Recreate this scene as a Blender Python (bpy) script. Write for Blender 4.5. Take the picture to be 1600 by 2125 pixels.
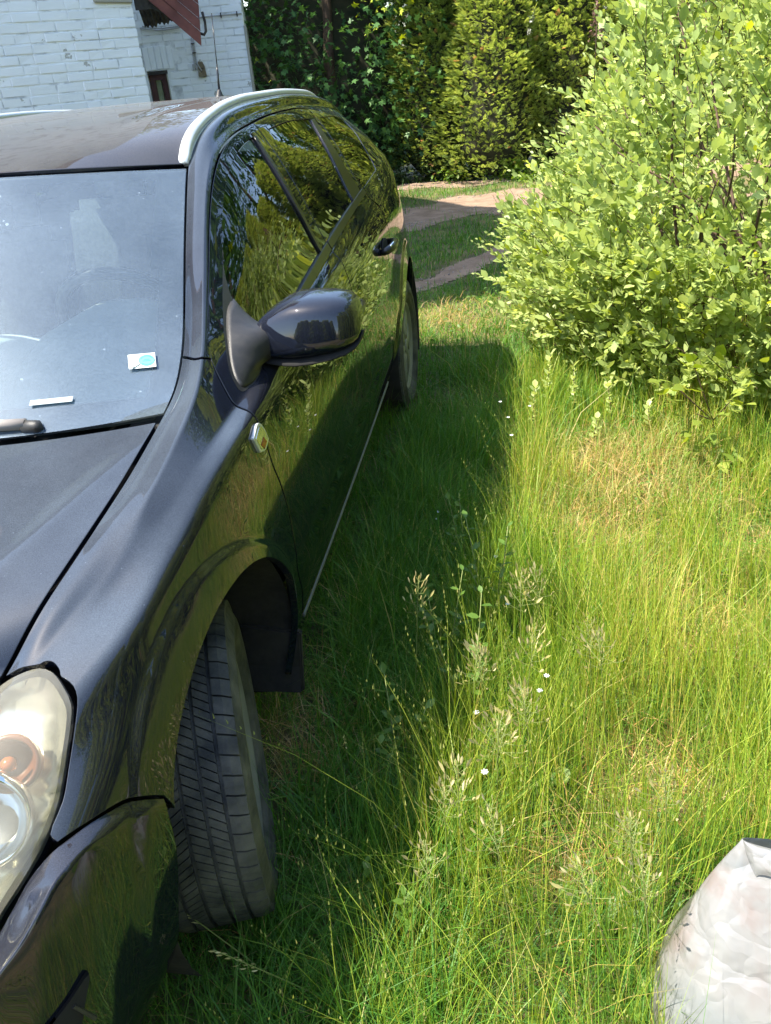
import bpy, bmesh, math, random
import numpy as np
from mathutils import Vector, Matrix, noise
from mathutils.geometry import delaunay_2d_cdt
rng = np.random.default_rng(7)
random.seed(7)
R = math.radians
for o in list(bpy.data.objects):
    bpy.data.objects.remove(o)
SC = bpy.context.scene
COL = SC.collection

# ------------------------------------------------------------------ camera
cam_d = bpy.data.cameras.new('camera'); cam = bpy.data.objects.new('camera', cam_d); COL.objects.link(cam)
cam_d.sensor_fit = 'VERTICAL'; cam_d.sensor_height = 36.0; cam_d.lens = 36.0 * 1698.3 / 2125.0
cam_d.clip_start = 0.05; cam_d.clip_end = 400
cam.matrix_world = Matrix(((0.98613291, -3.44388e-04, 0.16595711, 1.38442414),
                           (0.14511854, 0.4869363, -0.86129766, -1.15540066),
                           (-0.08051392, 0.87343742, 0.48023388, 1.53270696),
                           (0, 0, 0, 1)))
SC.camera = cam

# ------------------------------------------------------------------ sky, sun, exposure
SUN_EL, SUN_AZ = R(59), R(-110)              # azimuth clockwise from +Y: the sun stands over the car's right side
w = bpy.data.worlds.new('World'); SC.world = w; w.use_nodes = True
nt = w.node_tree; bg = nt.nodes['Background']
sky = nt.nodes.new('ShaderNodeTexSky'); sky.sky_type = 'NISHITA'; sky.sun_disc = False
sky.sun_elevation = SUN_EL; sky.sun_rotation = SUN_AZ; sky.altitude = 0; sky.air_density = 1.0; sky.dust_density = 1.0; sky.ozone_density = 1.0
nt.links.new(sky.outputs['Color'], bg.inputs['Color']); bg.inputs['Strength'].default_value = 0.15
sun_d = bpy.data.lights.new('sun', 'SUN'); sun = bpy.data.objects.new('sun', sun_d); COL.objects.link(sun)
sun_d.energy = 4.1; sun_d.angle = R(0.53); sun_d.color = (1.0, 0.93, 0.80)
to_sun = Vector((math.sin(SUN_AZ) * math.cos(SUN_EL), math.cos(SUN_AZ) * math.cos(SUN_EL), math.sin(SUN_EL)))
sun.rotation_euler = to_sun.to_track_quat('Z', 'Y').to_euler(); sun.location = (-6, 0, 9)
SC.view_settings.view_transform = 'Standard'; SC.view_settings.look = 'None'
SC.view_settings.gamma = 1; SC.view_settings.use_curve_mapping = False; SC.view_settings.exposure = 1.75
SC.cycles.max_bounces = 10; SC.cycles.transparent_max_bounces = 24

# ------------------------------------------------------------------ helpers
WLOC = {}
def tag(o, label=None, cat=None, group=None, kind=None):
    if label: o['label'] = label
    if cat: o['category'] = cat
    if group: o['group'] = group
    if kind: o['kind'] = kind
    return o
def empty(name, loc, label=None, cat=None, group=None, parent=None):
    o = bpy.data.objects.new(name, None); COL.objects.link(o); o.empty_display_size = .1
    if parent is not None: o.parent = parent
    pl = WLOC[parent.name] if parent is not None else Vector((0, 0, 0))
    o.location = Vector(loc) - pl; WLOC[o.name] = Vector(loc)
    return tag(o, label, cat, group)
def link(name, me, parent=None, loc=(0, 0, 0), rot=None, scale=None):
    """link mesh data whose world position is loc (children get the parent's offset removed)"""
    o = bpy.data.objects.new(name, me); COL.objects.link(o)
    loc = Vector(loc)
    if parent is not None:
        o.parent = parent; o.location = loc - WLOC[parent.name]
    else: o.location = loc
    if rot is not None: o.rotation_euler = rot
    if scale is not None: o.scale = scale if hasattr(scale, '__len__') else (scale,) * 3
    WLOC[o.name] = loc
    return o
def mesh(name, V, F, mats, fm=None, smooth=True, N=None, uvs=None, attrs=None):
    me = bpy.data.meshes.new(name)
    me.from_pydata([tuple(map(float, v)) for v in V], [], [tuple(map(int, f)) for f in F])
    for m in (mats if isinstance(mats, (list, tuple)) else [mats]): me.materials.append(m)
    if fm is not None: me.polygons.foreach_set('material_index', list(map(int, fm)))
    me.polygons.foreach_set('use_smooth', [smooth] * len(me.polygons))
    if attrs:
        for k, a in attrs.items():
            at = me.attributes.new(k, 'FLOAT', 'POINT'); at.data.foreach_set('value', np.asarray(a, 'f'))
    me.update()
    if N is not None: me.normals_split_custom_set_from_vertices([tuple(map(float, n)) for n in N])
    return me
def bigmesh(name, V, F, mat, attrs=None, smooth=False):
    """fast mesh from numpy: V (n,3), F list of (k,3)/(k,4) int arrays"""
    me = bpy.data.meshes.new(name); V = np.asarray(V, 'f'); me.vertices.add(len(V)); me.vertices.foreach_set('co', V.ravel())
    F = [f for f in F if len(f)]
    loops = np.concatenate([f.ravel() for f in F]); tot = np.concatenate([np.full(len(f), f.shape[1]) for f in F])
    st = np.concatenate([[0], np.cumsum(tot)[:-1]])
    me.loops.add(len(loops)); me.loops.foreach_set('vertex_index', loops.astype('i'))
    me.polygons.add(len(tot)); me.polygons.foreach_set('loop_start', st.astype('i')); me.polygons.foreach_set('loop_total', tot.astype('i'))
    if smooth: me.polygons.foreach_set('use_smooth', np.ones(len(tot), bool))
    me.materials.append(mat)
    if attrs:
        for k, a in attrs.items():
            at = me.attributes.new(k, 'FLOAT', 'POINT'); at.data.foreach_set('value', np.asarray(a, 'f'))
    me.update(calc_edges=True); me.validate()
    return me
class MB:
    """collects simple solids into one mesh"""
    def __init__(s): s.V = []; s.F = []
    def add(s, V, F):
        b = len(s.V); s.V += [tuple(v) for v in V]; s.F += [tuple(i + b for i in f) for f in F]; return s
    def box(s, c, h, M=None):
        P = [Vector((x * h[0], y * h[1], z * h[2])) for x in (-1, 1) for y in (-1, 1) for z in (-1, 1)]
        if M is not None: P = [M @ q for q in P]
        return s.add([q + Vector(c) for q in P], [(0, 1, 3, 2), (4, 6, 7, 5), (0, 4, 5, 1), (2, 3, 7, 6), (0, 2, 6, 4), (1, 5, 7, 3)])
    def tube(s, pts, r, n=8, cap=True):
        pts = [Vector(q) for q in pts]; rr = r if hasattr(r, '__len__') else [r] * len(pts); V = []; F = []
        up = None
        for i, q in enumerate(pts):
            t = (pts[min(i + 1, len(pts) - 1)] - pts[max(i - 1, 0)]).normalized()
            if up is None: up = t.orthogonal().normalized()
            up = (up - t * up.dot(t)).normalized(); sd = t.cross(up)
            for k in range(n):
                a = 2 * math.pi * k / n; V.append(q + (up * math.cos(a) + sd * math.sin(a)) * rr[i])
        for i in range(len(pts) - 1):
            for k in range(n): F.append((i * n + k, i * n + (k + 1) % n, (i + 1) * n + (k + 1) % n, (i + 1) * n + k))
        if cap: F += [tuple(range(n - 1, -1, -1)), tuple(range((len(pts) - 1) * n, len(pts) * n))]
        return s.add(V, F)
    def loft(s, rings, cap=True):
        n = len(rings[0]); V = [q for r_ in rings for q in r_]; F = []
        for i in range(len(rings) - 1):
            for k in range(n): F.append((i * n + k, i * n + (k + 1) % n, (i + 1) * n + (k + 1) % n, (i + 1) * n + k))
        if cap: F += [tuple(range(n - 1, -1, -1)), tuple(range((len(rings) - 1) * n, len(rings) * n))]
        return s.add(V, F)
    def prism(s, pts, d):
        n = len(pts); d = Vector(d); A = [Vector(q) for q in pts]; B = [q + d for q in A]
        return s.add(A + B, [tuple(range(n - 1, -1, -1)), tuple(range(n, 2 * n))] + [(k, (k + 1) % n, n + (k + 1) % n, n + k) for k in range(n)])
    def me(s, name, mat, smooth=False, bevel=0):
        me = mesh(name, s.V, s.F, mat, smooth=smooth)
        bm = bmesh.new(); bm.from_mesh(me)
        bmesh.ops.recalc_face_normals(bm, faces=bm.faces)
        if bevel: bmesh.ops.bevel(bm, geom=bm.edges[:], offset=bevel, segments=2, affect='EDGES', clamp_overlap=True)
        bm.to_mesh(me); bm.free()
        if smooth: me.polygons.foreach_set('use_smooth', [True] * len(me.polygons)); 
        return me
    def obj(s, name, mat, parent=None, smooth=False, bevel=0):
        return link(name, s.me(name, mat, smooth, bevel), parent)

# ------------------------------------------------------------------ materials
def mat(name, **kw):
    m = bpy.data.materials.new(name); m.use_nodes = True; b = m.node_tree.nodes['Principled BSDF']
    for k, v in kw.items(): b.inputs[k.replace('_', ' ')].default_value = v
    return m
def nd(m, t, **kw):
    n = m.node_tree.nodes.new(t)
    for k, v in kw.items():
        if k in ('operation', 'data_type', 'blend_type', 'attribute_name', 'noise_dimensions', 'feature', 'use_clamp', 'clamp', 'voronoi_dimensions', 'distance', 'bands_direction', 'wave_type', 'attribute_type', 'mode'): setattr(n, k, v)
        else: n.inputs[int(k[1:]) if k[0] == '_' and k[1:].isdigit() else k.replace('_', ' ')].default_value = v
    return n
def lk(m, a, b): m.node_tree.links.new(a, b)
def bsdf(m): return m.node_tree.nodes['Principled BSDF']
def ramp(m, src, stops):
    n = m.node_tree.nodes.new('ShaderNodeValToRGB'); e = n.color_ramp.elements
    while len(e) < len(stops): e.new(.5)
    for q, (p_, c) in zip(e, stops): q.position = p_; q.color = (*c, 1) if len(c) == 3 else c
    lk(m, src, n.inputs[0]); return n
def noisy(name, c1, c2, scale=8, rough=.7, bump=0, detail=6, bscale=None, coords='Object', lo=.35, hi=.65, **kw):
    m = mat(name, Roughness=rough, **kw); tc = nd(m, 'ShaderNodeTexCoord')
    n = nd(m, 'ShaderNodeTexNoise', Scale=scale, Detail=detail, Roughness=.6); lk(m, tc.outputs[coords], n.inputs['Vector'])
    r = ramp(m, n.outputs['Fac'], [(lo, c1), (hi, c2)]); lk(m, r.outputs[0], bsdf(m).inputs['Base Color'])
    if bump:
        n2 = nd(m, 'ShaderNodeTexNoise', Scale=bscale or scale * 4, Detail=5); lk(m, tc.outputs[coords], n2.inputs['Vector'])
        b = nd(m, 'ShaderNodeBump', Strength=bump, Distance=.01); lk(m, n2.outputs['Fac'], b.inputs['Height']); lk(m, b.outputs[0], bsdf(m).inputs['Normal'])
    return m
def leafmat(name, stops, trans=.35, rough=.45, spec=.4, attr='tint', noise_scale=0):
    """two-sided leaf: colour from a per-leaf attribute, part of the light passes through"""
    m = mat(name, Roughness=rough); m.node_tree.nodes['Principled BSDF'].inputs['Specular IOR Level'].default_value = spec
    a = nd(m, 'ShaderNodeAttribute', attribute_name=attr)
    src = a.outputs['Fac']
    r = ramp(m, src, stops); lk(m, r.outputs[0], bsdf(m).inputs['Base Color'])
    tr = nd(m, 'ShaderNodeBsdfTranslucent'); hs = nd(m, 'ShaderNodeHueSaturation', Saturation=1.15, Value=1.5, Hue=.485); lk(m, r.outputs[0], hs.inputs['Color']); lk(m, hs.outputs[0], tr.inputs['Color'])
    mx = nd(m, 'ShaderNodeMixShader', Fac=trans); lk(m, bsdf(m).outputs[0], mx.inputs[1]); lk(m, tr.outputs[0], mx.inputs[2])
    lk(m, mx.outputs[0], m.node_tree.nodes['Material Output'].inputs['Surface'])
    return m
def paint(name, dust, dust_col=(.33, .30, .27), blotch=.5):
    """dark blue-black metallic paint; settled dust lies on what faces up"""
    m = mat(name, Roughness=.5, Specular_IOR_Level=.0, Coat_Weight=1.0, Coat_Roughness=.012, Coat_IOR=1.6)
    b = bsdf(m); tc = nd(m, 'ShaderNodeTexCoord')
    fl = nd(m, 'ShaderNodeTexNoise', Scale=900, Detail=1); lk(m, tc.outputs['Object'], fl.inputs['Vector'])
    r0 = ramp(m, fl.outputs['Fac'], [(.35, (.003, .0035, .005)), (.7, (.012, .015, .027))]); lk(m, r0.outputs[0], b.inputs['Base Color'])
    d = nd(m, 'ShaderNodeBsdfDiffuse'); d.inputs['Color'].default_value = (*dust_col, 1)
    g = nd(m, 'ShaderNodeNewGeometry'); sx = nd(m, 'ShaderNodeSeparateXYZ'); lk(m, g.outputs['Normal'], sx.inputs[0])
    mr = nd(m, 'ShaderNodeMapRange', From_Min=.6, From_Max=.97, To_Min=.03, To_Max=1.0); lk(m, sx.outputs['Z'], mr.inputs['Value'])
    n1 = nd(m, 'ShaderNodeTexNoise', Scale=2.2, Detail=5, Roughness=.6); lk(m, tc.outputs['Object'], n1.inputs['Vector'])
    n2 = nd(m, 'ShaderNodeTexNoise', Scale=650, Detail=3); lk(m, tc.outputs['Object'], n2.inputs['Vector'])
    m1 = nd(m, 'ShaderNodeMapRange', From_Min=.3, From_Max=.7, To_Min=1 - blotch, To_Max=1 + blotch * .5); lk(m, n1.outputs['Fac'], m1.inputs['Value'])
    m2 = nd(m, 'ShaderNodeMapRange', From_Min=.3, From_Max=.75, To_Min=.65, To_Max=1.4); lk(m, n2.outputs['Fac'], m2.inputs['Value'])
    vo = nd(m, 'ShaderNodeTexVoronoi', Scale=34); lk(m, tc.outputs['Object'], vo.inputs['Vector'])
    sp = nd(m, 'ShaderNodeMapRange', From_Min=.045, From_Max=.02, To_Min=0, To_Max=.18); lk(m, vo.outputs['Distance'], sp.inputs['Value'])
    a = nd(m, 'ShaderNodeMath', operation='MULTIPLY'); lk(m, mr.outputs[0], a.inputs[0]); lk(m, m1.outputs[0], a.inputs[1])
    c = nd(m, 'ShaderNodeMath', operation='MULTIPLY'); lk(m, a.outputs[0], c.inputs[0]); lk(m, m2.outputs[0], c.inputs[1])
    e = nd(m, 'ShaderNodeMath', operation='MULTIPLY', _1=dust); lk(m, c.outputs[0], e.inputs[0])
    s_ = nd(m, 'ShaderNodeMath', operation='MULTIPLY', _1=min(1, dust * 6)); lk(m, sp.outputs[0], s_.inputs[0])
    f = nd(m, 'ShaderNodeMath', operation='ADD', use_clamp=True); lk(m, e.outputs[0], f.inputs[0]); lk(m, s_.outputs[0], f.inputs[1])
    mx = nd(m, 'ShaderNodeMixShader'); lk(m, f.outputs[0], mx.inputs[0]); lk(m, b.outputs[0], mx.inputs[1]); lk(m, d.outputs[0], mx.inputs[2])
    lk(m, mx.outputs[0], m.node_tree.nodes['Material Output'].inputs['Surface'])
    return m
def glass(name, tint, ior=1.5, dust=0.0, dust_col=(.55, .60, .62), grime=0, refl=(1, 1, 1), grain=1):
    """thin window pane: mirror part by Fresnel, the rest passes tinted, a film of dust scatters"""
    m = bpy.data.materials.new(name); m.use_nodes = True; m.node_tree.nodes.remove(bsdf(m)); out = m.node_tree.nodes['Material Output']
    t = nd(m, 'ShaderNodeBsdfTransparent'); t.inputs['Color'].default_value = (*tint, 1)
    g = nd(m, 'ShaderNodeBsdfGlossy', Roughness=.0); g.inputs['Color'].default_value = (*refl, 1)
    f = nd(m, 'ShaderNodeFresnel', IOR=ior)
    mx = nd(m, 'ShaderNodeMixShader'); lk(m, f.outputs[0], mx.inputs[0]); lk(m, t.outputs[0], mx.inputs[1]); lk(m, g.outputs[0], mx.inputs[2])
    if not dust: lk(m, mx.outputs[0], out.inputs['Surface']); return m
    tc = nd(m, 'ShaderNodeTexCoord'); d = nd(m, 'ShaderNodeBsdfDiffuse'); d.inputs['Color'].default_value = (*dust_col, 1)
    n1 = nd(m, 'ShaderNodeTexNoise', Scale=3, Detail=6, Roughness=.65); lk(m, tc.outputs['Object'], n1.inputs['Vector'])
    a = nd(m, 'ShaderNodeMapRange', From_Min=.3, From_Max=.7, To_Min=dust * .75, To_Max=dust * 1.25); lk(m, n1.outputs['Fac'], a.inputs['Value'])
    n2 = nd(m, 'ShaderNodeTexNoise', Scale=420, Detail=2); lk(m, tc.outputs['Object'], n2.inputs['Vector'])
    b2 = nd(m, 'ShaderNodeMapRange', From_Min=.4, From_Max=.8, To_Min=1 - .2 * grain, To_Max=1 + .7 * grain); lk(m, n2.outputs['Fac'], b2.inputs['Value'])
    vo = nd(m, 'ShaderNodeTexVoronoi', Scale=46); lk(m, tc.outputs['Object'], vo.inputs['Vector'])
    wn = nd(m, 'ShaderNodeTexNoise', Scale=30, Detail=1); lk(m, tc.outputs['Object'], wn.inputs['Vector'])
    va = nd(m, 'ShaderNodeMath', operation='ADD'); lk(m, vo.outputs['Distance'], va.inputs[0]); lk(m, wn.outputs['Fac'], va.inputs[1])
    sp = nd(m, 'ShaderNodeMapRange', From_Min=.47, From_Max=.42, To_Min=0, To_Max=.22 * min(1, grime)); lk(m, va.outputs[0], sp.inputs['Value'])
    c = nd(m, 'ShaderNodeMath', operation='MULTIPLY'); lk(m, a.outputs[0], c.inputs[0]); lk(m, b2.outputs[0], c.inputs[1])
    e = nd(m, 'ShaderNodeMath', operation='ADD', use_clamp=True); lk(m, c.outputs[0], e.inputs[0]); lk(m, sp.outputs[0], e.inputs[1])
    m2 = nd(m, 'ShaderNodeMixShader'); lk(m, e.outputs[0], m2.inputs[0]); lk(m, mx.outputs[0], m2.inputs[1]); lk(m, d.outputs[0], m2.inputs[2])
    lk(m, m2.outputs[0], out.inputs['Surface']); return m
M = {}
M['hood'] = paint('dusty_paint', .155, dust_col=(.275, .345, .43))  # settled dust, tinted bluish to carry the sky's reflection as well
M['roof'] = paint('roof_paint', .31, dust_col=(.175, .165, .158), blotch=.4)
M['side'] = paint('side_paint', .03, dust_col=(.33, .32, .32))
M['mirrorpaint'] = paint('mirror_paint', .022, dust_col=(.33, .34, .38))
M['plastic'] = noisy('black_plastic', (.018, .018, .019), (.028, .027, .026), 60, .48, .15, bscale=700)
M['trim'] = mat('black_trim', Base_Color=(.012, .012, .013, 1), Roughness=.28)
M['matte'] = mat('matte_black', Base_Color=(.008, .008, .008, 1), Roughness=.9)
M['liner'] = noisy('arch_liner', (.012, .011, .010), (.035, .03, .025), 12, .9, .3)
M['rubber'] = noisy('tyre_rubber', (.020, .022, .022), (.10, .095, .08), 14, .75, .25, bscale=90)
M['silver'] = noisy('satin_aluminium', (.62, .64, .62), (.70, .72, .70), 30, .38, Metallic=.55)
M['rim'] = noisy('dull_wheel_silver', (.19, .185, .175), (.27, .265, .25), 9, .5, Metallic=.3)
M['sillhighlight'] = mat('dull_sill_highlight', Base_Color=(.16, .17, .16, 1), Roughness=.4)  # pale tone for the highlight along the sill edge
M['disc'] = mat('brake_disc', Base_Color=(.10, .08, .07, 1), Roughness=.6, Metallic=.6)
M['sideglass'] = glass('side_glass', (.34, .40, .38), 1.75)
M['screen'] = glass('windscreen_glass', (.66, .80, .78), 1.9, dust=.145, grime=1, dust_col=(.42, .54, .66), refl=(.74, .89, 1.0))  # blue of the reflected sky is put into reflection tint and dust colour
M['frit'] = mat('black_glass_border', Base_Color=(.02, .022, .026, 1), Roughness=.35)
M['lens'] = glass('lamp_lens', (.95, .96, .90), 1.5, dust=.11, dust_col=(.80, .77, .60), grain=0)
M['chrome'] = mat('chrome', Base_Color=(.85, .85, .82, 1), Metallic=1, Roughness=.13)
M['amber'] = mat('amber_plastic', Base_Color=(.42, .11, .02, 1), Roughness=.25, Transmission_Weight=.3)
M['dash'] = noisy('dashboard_plastic', (.34, .35, .33), (.40, .41, .39), 200, .55)
M['cabin'] = mat('cabin_dark', Base_Color=(.02, .021, .022, 1), Roughness=.8)
M['seat'] = noisy('seat_fabric', (.05, .05, .055), (.09, .09, .09), 60, .9)
M['white'] = mat('white_paper', Base_Color=(.72, .76, .74, 1), Roughness=.6)
M['teal'] = mat('turquoise_print', Base_Color=(.10, .55, .46, 1), Roughness=.6)
M['ink'] = mat('grey_ink', Base_Color=(.05, .09, .09, 1), Roughness=.6)
# --- car surface tables (car stands at origin: +Y rearwards, +X its left side, metres) ---
def pchip(xs, ys, q):
    xs=np.asarray(xs,float); ys=np.asarray(ys,float); q=np.asarray(q,float)
    h=np.diff(xs); d=np.diff(ys)/h; m=np.zeros_like(xs)
    for i in range(1,len(xs)-1):
        if d[i-1]*d[i]>0:
            w1=2*h[i]+h[i-1]; w2=h[i]+2*h[i-1]; m[i]=(w1+w2)/(w1/d[i-1]+w2/d[i])
    m[0]=d[0]; m[-1]=d[-1]
    i=np.clip(np.searchsorted(xs,q)-1,0,len(h)-1); t=(q-xs[i])/h[i]
    r=((1+2*t)*(1-t)**2*ys[i]+t*(1-t)**2*h[i]*m[i]+t*t*(3-2*t)*ys[i+1]+t*t*(t-1)*h[i]*m[i+1])
    r=np.where(q<xs[0],ys[0]+m[0]*(q-xs[0]),r); r=np.where(q>xs[-1],ys[-1]+m[-1]*(q-xs[-1]),r)
    return r
LINES={
'sill':[(-.5,.79,.20),(.5,.80,.205),(1.2,.80,.225),(2.2,.795,.255),(2.9,.78,.27),(3.2,.755,.28),(3.5,.69,.29)],
'low':[(-.5,.835,.50),(-.2,.852,.52),(.3,.860,.54),(.6,.867,.545),(1.33,.868,.567),(2.09,.866,.606),(2.7,.850,.62),(3.0,.825,.62),(3.2,.795,.62),(3.5,.70,.62)],
'mid':[(-.5,.79,.66),(-.3,.824,.70),(-.1,.849,.735),(.1,.860,.75),(.35,.867,.755),(.8,.868,.75),(2.1,.865,.77),(2.7,.850,.79),(3.0,.823,.80),(3.2,.79,.80),(3.5,.69,.80)],
'shoulder':[(-.5,.68,.69),(-.341,.760,.774),(-.282,.785,.800),(-.221,.806,.820),(-.111,.820,.852),(-.053,.830,.866),(.0606,.842,.900),(.281,.850,.931),(.6,.850,.935),(1.0,.850,.950),(1.5,.848,.968),(2.3,.842,.990),(2.7,.825,.995),(3.0,.795,.99),(3.2,.76,.98),(3.5,.66,.96)],
'belt':[(-.5,.64,.70),(-.341,.715,.782),(-.22,.738,.824),(-.155,.748,.841),(-.134,.758,.8555),(-.076,.775,.878),(-.01,.790,.897),(.0655,.804,.919),(.292,.812,.945),(.6,.813,.972),(1.02,.806,1.007),(1.314,.800,1.036),(1.612,.796,1.064),(2.0,.791,1.094),(2.42,.783,1.122),(2.8,.765,1.143),(3.05,.735,1.15),(3.25,.70,1.12),(3.5,.62,1.06)],
'pillar':[(-.5,.60,.71),(-.341,.665,.778),(-.22,.700,.828),(-.14,.733,.858),(-.088,.745,.886),(-.0085,.756,.921),(.093,.761,.951),(.222,.764,.994),(.36,.746,1.042),(.49,.716,1.103),(.64,.681,1.183),(.806,.643,1.277),(.93,.618,1.353),(1.05,.605,1.395),(1.24,.597,1.418),(1.46,.594,1.429),(1.86,.590,1.431),(2.16,.584,1.418),(2.75,.575,1.370),(2.95,.568,1.335),(3.2,.555,1.24),(3.5,.53,1.08)],
'edge':[(-.5,.50,.70),(-.304,.62,.768),(-.287,.63,.793),(-.255,.64,.818),(-.212,.65,.841),(-.152,.66,.861),(-.088,.67,.881),(-.018,.68,.902),(.057,.69,.924),(.228,.70,.974),(.31,.695,.990),(.361,.69,1.010),(.428,.68,1.044),(.528,.655,1.093),(.659,.625,1.182),(.812,.59,1.277),(.942,.562,1.352),(1.05,.547,1.402),(1.2,.540,1.432),(1.4,.532,1.452),(1.63,.525,1.462),(1.97,.52,1.464),(2.44,.51,1.447),(2.68,.50,1.428),(3.0,.49,1.37),(3.25,.48,1.26),(3.5,.46,1.09)],
}
ORDER=['sill','low','mid','shoulder','belt','pillar','edge']
Y0,Y1,NY=-.5,3.5,801
YS=np.linspace(Y0,Y1,NY)
NS=32                      # samples per span; s runs 0 (under sill) .. 7 (edge)
def _gs(a,sig):
    k=int(4*sig)+1; w=np.exp(-.5*(np.arange(-k,k+1)/sig)**2); w/=w.sum()
    e=np.concatenate([2*a[0]-a[k:0:-1],a,2*a[-1]-a[-2:-k-2:-1]]); return np.convolve(e,w,'valid')
def _lines():
    V=np.zeros((NY,8,3))
    for i,n in enumerate(ORDER):
        a=np.array(LINES[n]); 
        V[:,i+1,0]=_gs(pchip(a[:,0],a[:,1],YS),6.0); V[:,i+1,2]=_gs(pchip(a[:,0],a[:,2],YS),6.0)
    k=sstep(.45,.95,YS)[:,None]
    for i in (1,2,3,4,5,6):
        for c in (0,2): V[:,i,c]=V[:,i,c]*(1-k[:,0])+_gs(V[:,i,c],24.0)*k[:,0]
    V[:,0]=V[:,1]; V[:,0,0]-=.07; V[:,0,2]-=.02
    V[:,:,1]=YS[:,None]
    return V
def sstep(a,b,x):
    t=np.clip((x-a)/(b-a),0,1); return t*t*(3-2*t)
def flare(y,z):
    # wheel arch flares push the skin outwards
    a=0
    for yc,zc,ro_f,ro_r in ((-.01,.345,.475,.425),(2.703,.345,.465,.465)):
        dy=y-yc; dz=z-zc; r=np.hypot(dy,dz); th=np.arctan2(dz,dy); th=np.where(th<-2.2,th+6.283,th)   # 0 = rearwards
        ro=ro_r+(ro_f-ro_r)*sstep(.9,2.0,th)
        q=np.clip((ro-r)/(ro-.385),0,1.1)
        a=a+(.005*sstep(0,.014,ro-r)+.010*q)*sstep(-.5,-.2,dz)
    return a
def build_side():
    V=_lines(); D=np.zeros((NY,8))
    y=YS
    D[:,1]=.02;D[:,2]=.006+.0*y;D[:,3]=.2;D[:,4]=.022+.09*sstep(.3,.9,y);D[:,5]=.007+.03*sstep(0.0,-.2,y);D[:,6]=.006+.055*sstep(.9,1.3,y)+.03*sstep(.0,-.2,y)
    seg=np.linalg.norm(np.diff(V,axis=1),axis=2)
    G=np.zeros((NY,7*NS+1,3))
    BUL=np.zeros((NY,7)); BUL[:,5]=.012*sstep(.4,.9,y); BUL[:,6]=.012*sstep(.9,1.3,y)+.004; BUL[:,4]=.006*sstep(.3,.8,y); BUL[:,1]=.006
    for i in range(7):
        for k in range(NS+(i==6)):
            t=k/NS; A=V[:,i];B=V[:,i+1]; L=seg[:,i]; dirv=(B-A)/L[:,None]
            P=A+dirv*(t*L)[:,None]
            if i>0:
                d=np.minimum(D[:,i],.48*np.minimum(seg[:,i-1],L)); a=t*L; u=(a+d)/(2*d)
                d0=(V[:,i]-V[:,i-1])/seg[:,i-1][:,None]
                p0=A-d0*d[:,None]; p1=A+dirv*d[:,None]; uu=u[:,None]
                Bz=(1-uu)**2*p0+2*uu*(1-uu)*A+uu**2*p1
                P=np.where((a<d)[:,None],Bz,P)
            if i<6:
                d=np.minimum(D[:,i+1],.48*np.minimum(seg[:,i+1],L)); a=(t-1)*L; u=(a+d)/(2*d)
                d1=(V[:,i+2]-V[:,i+1])/seg[:,i+1][:,None]
                p0=B-dirv*d[:,None]; p1=B+d1*d[:,None]; uu=u[:,None]
                Bz=(1-uu)**2*p0+2*uu*(1-uu)*B+uu**2*p1
                P=np.where((a>-d)[:,None],Bz,P)
            n=np.stack([dirv[:,2],0*L,-dirv[:,0]],1)
            P=P+n*(BUL[:,i]*np.sin(np.pi*t)**2)[:,None]
            G[:,i*NS+k]=P
    G[:,:,0]+=flare(G[:,:,1],G[:,:,2])*sstep(3.8,3.5,np.arange(7*NS+1)/NS)[None,:]*(G[:,:,0]>.6)
    return G
def surf_eval(G,y,s):
    y=np.asarray(y,float); s=np.asarray(s,float)
    fy=np.clip((y-Y0)/(Y1-Y0)*(NY-1),0,NY-1.001); fs=np.clip(s*NS,0,7*NS-.001)
    i=fy.astype(int); j=fs.astype(int); a=(fy-i)[...,None]; b=(fs-j)[...,None]
    return (G[i,j]*(1-a)*(1-b)+G[i+1,j]*a*(1-b)+G[i,j+1]*(1-a)*b+G[i+1,j+1]*a*b)
def surf_normals(G):
    dy=np.gradient(G,axis=0); ds=np.gradient(G,axis=1); n=np.cross(dy,ds); n/=np.maximum(np.linalg.norm(n,axis=2,keepdims=True),1e-9)
    return n
# ------------------------------------------------------------------ the car
G = build_side(); GN = surf_normals(G)
if GN[200, 50, 0] < 0: GN = -GN
SW = np.concatenate([[0], np.cumsum([.07, .33, .2, .19, .08, .42, .09])])
def s2w(s): return np.interp(s, np.arange(8), SW)
def w2s(v): return np.interp(v, SW, np.arange(8))
def s_at(y, z):
    i = int(round((y - Y0) / (Y1 - Y0) * (NY - 1))); i = min(max(i, 0), NY - 1)
    return float(np.interp(z, G[i, :, 2][:5 * NS], np.arange(5 * NS) / NS))
def crom(P, corner, step):
    """closed outline through P with sharp corners where flagged, resampled at about `step`"""
    P = np.asarray(P, float); n = len(P); out = []
    for i in range(n):
        p1, p2 = P[i], P[(i + 1) % n]
        p0 = P[i - 1] if not corner[i] else 2 * p1 - p2
        p3 = P[(i + 2) % n] if not corner[(i + 1) % n] else 2 * p2 - p1
        L = np.linalg.norm(p2 - p1); k = max(1, int(round(L / step)))
        # tangents scaled to the chord
        d01 = np.linalg.norm(p1 - p0) + 1e-9; d23 = np.linalg.norm(p3 - p2) + 1e-9
        m1 = ((p1 - p0) / d01 + (p2 - p1) / (L + 1e-9)) * .5 * L if not corner[i] else p2 - p1
        m2 = ((p2 - p1) / (L + 1e-9) + (p3 - p2) / d23) * .5 * L if not corner[(i + 1) % n] else p2 - p1
        for j in range(k):
            t = j / k; h = (2*t**3-3*t*t+1, t**3-2*t*t+t, -2*t**3+3*t*t, t**3-t*t)
            out.append(h[0]*p1 + h[1]*m1 + h[2]*p2 + h[3]*m2)
    return np.array(out)
def area2(P): return .5 * np.sum(P[:, 0] * np.roll(P[:, 1], -1) - np.roll(P[:, 0], -1) * P[:, 1])
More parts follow.
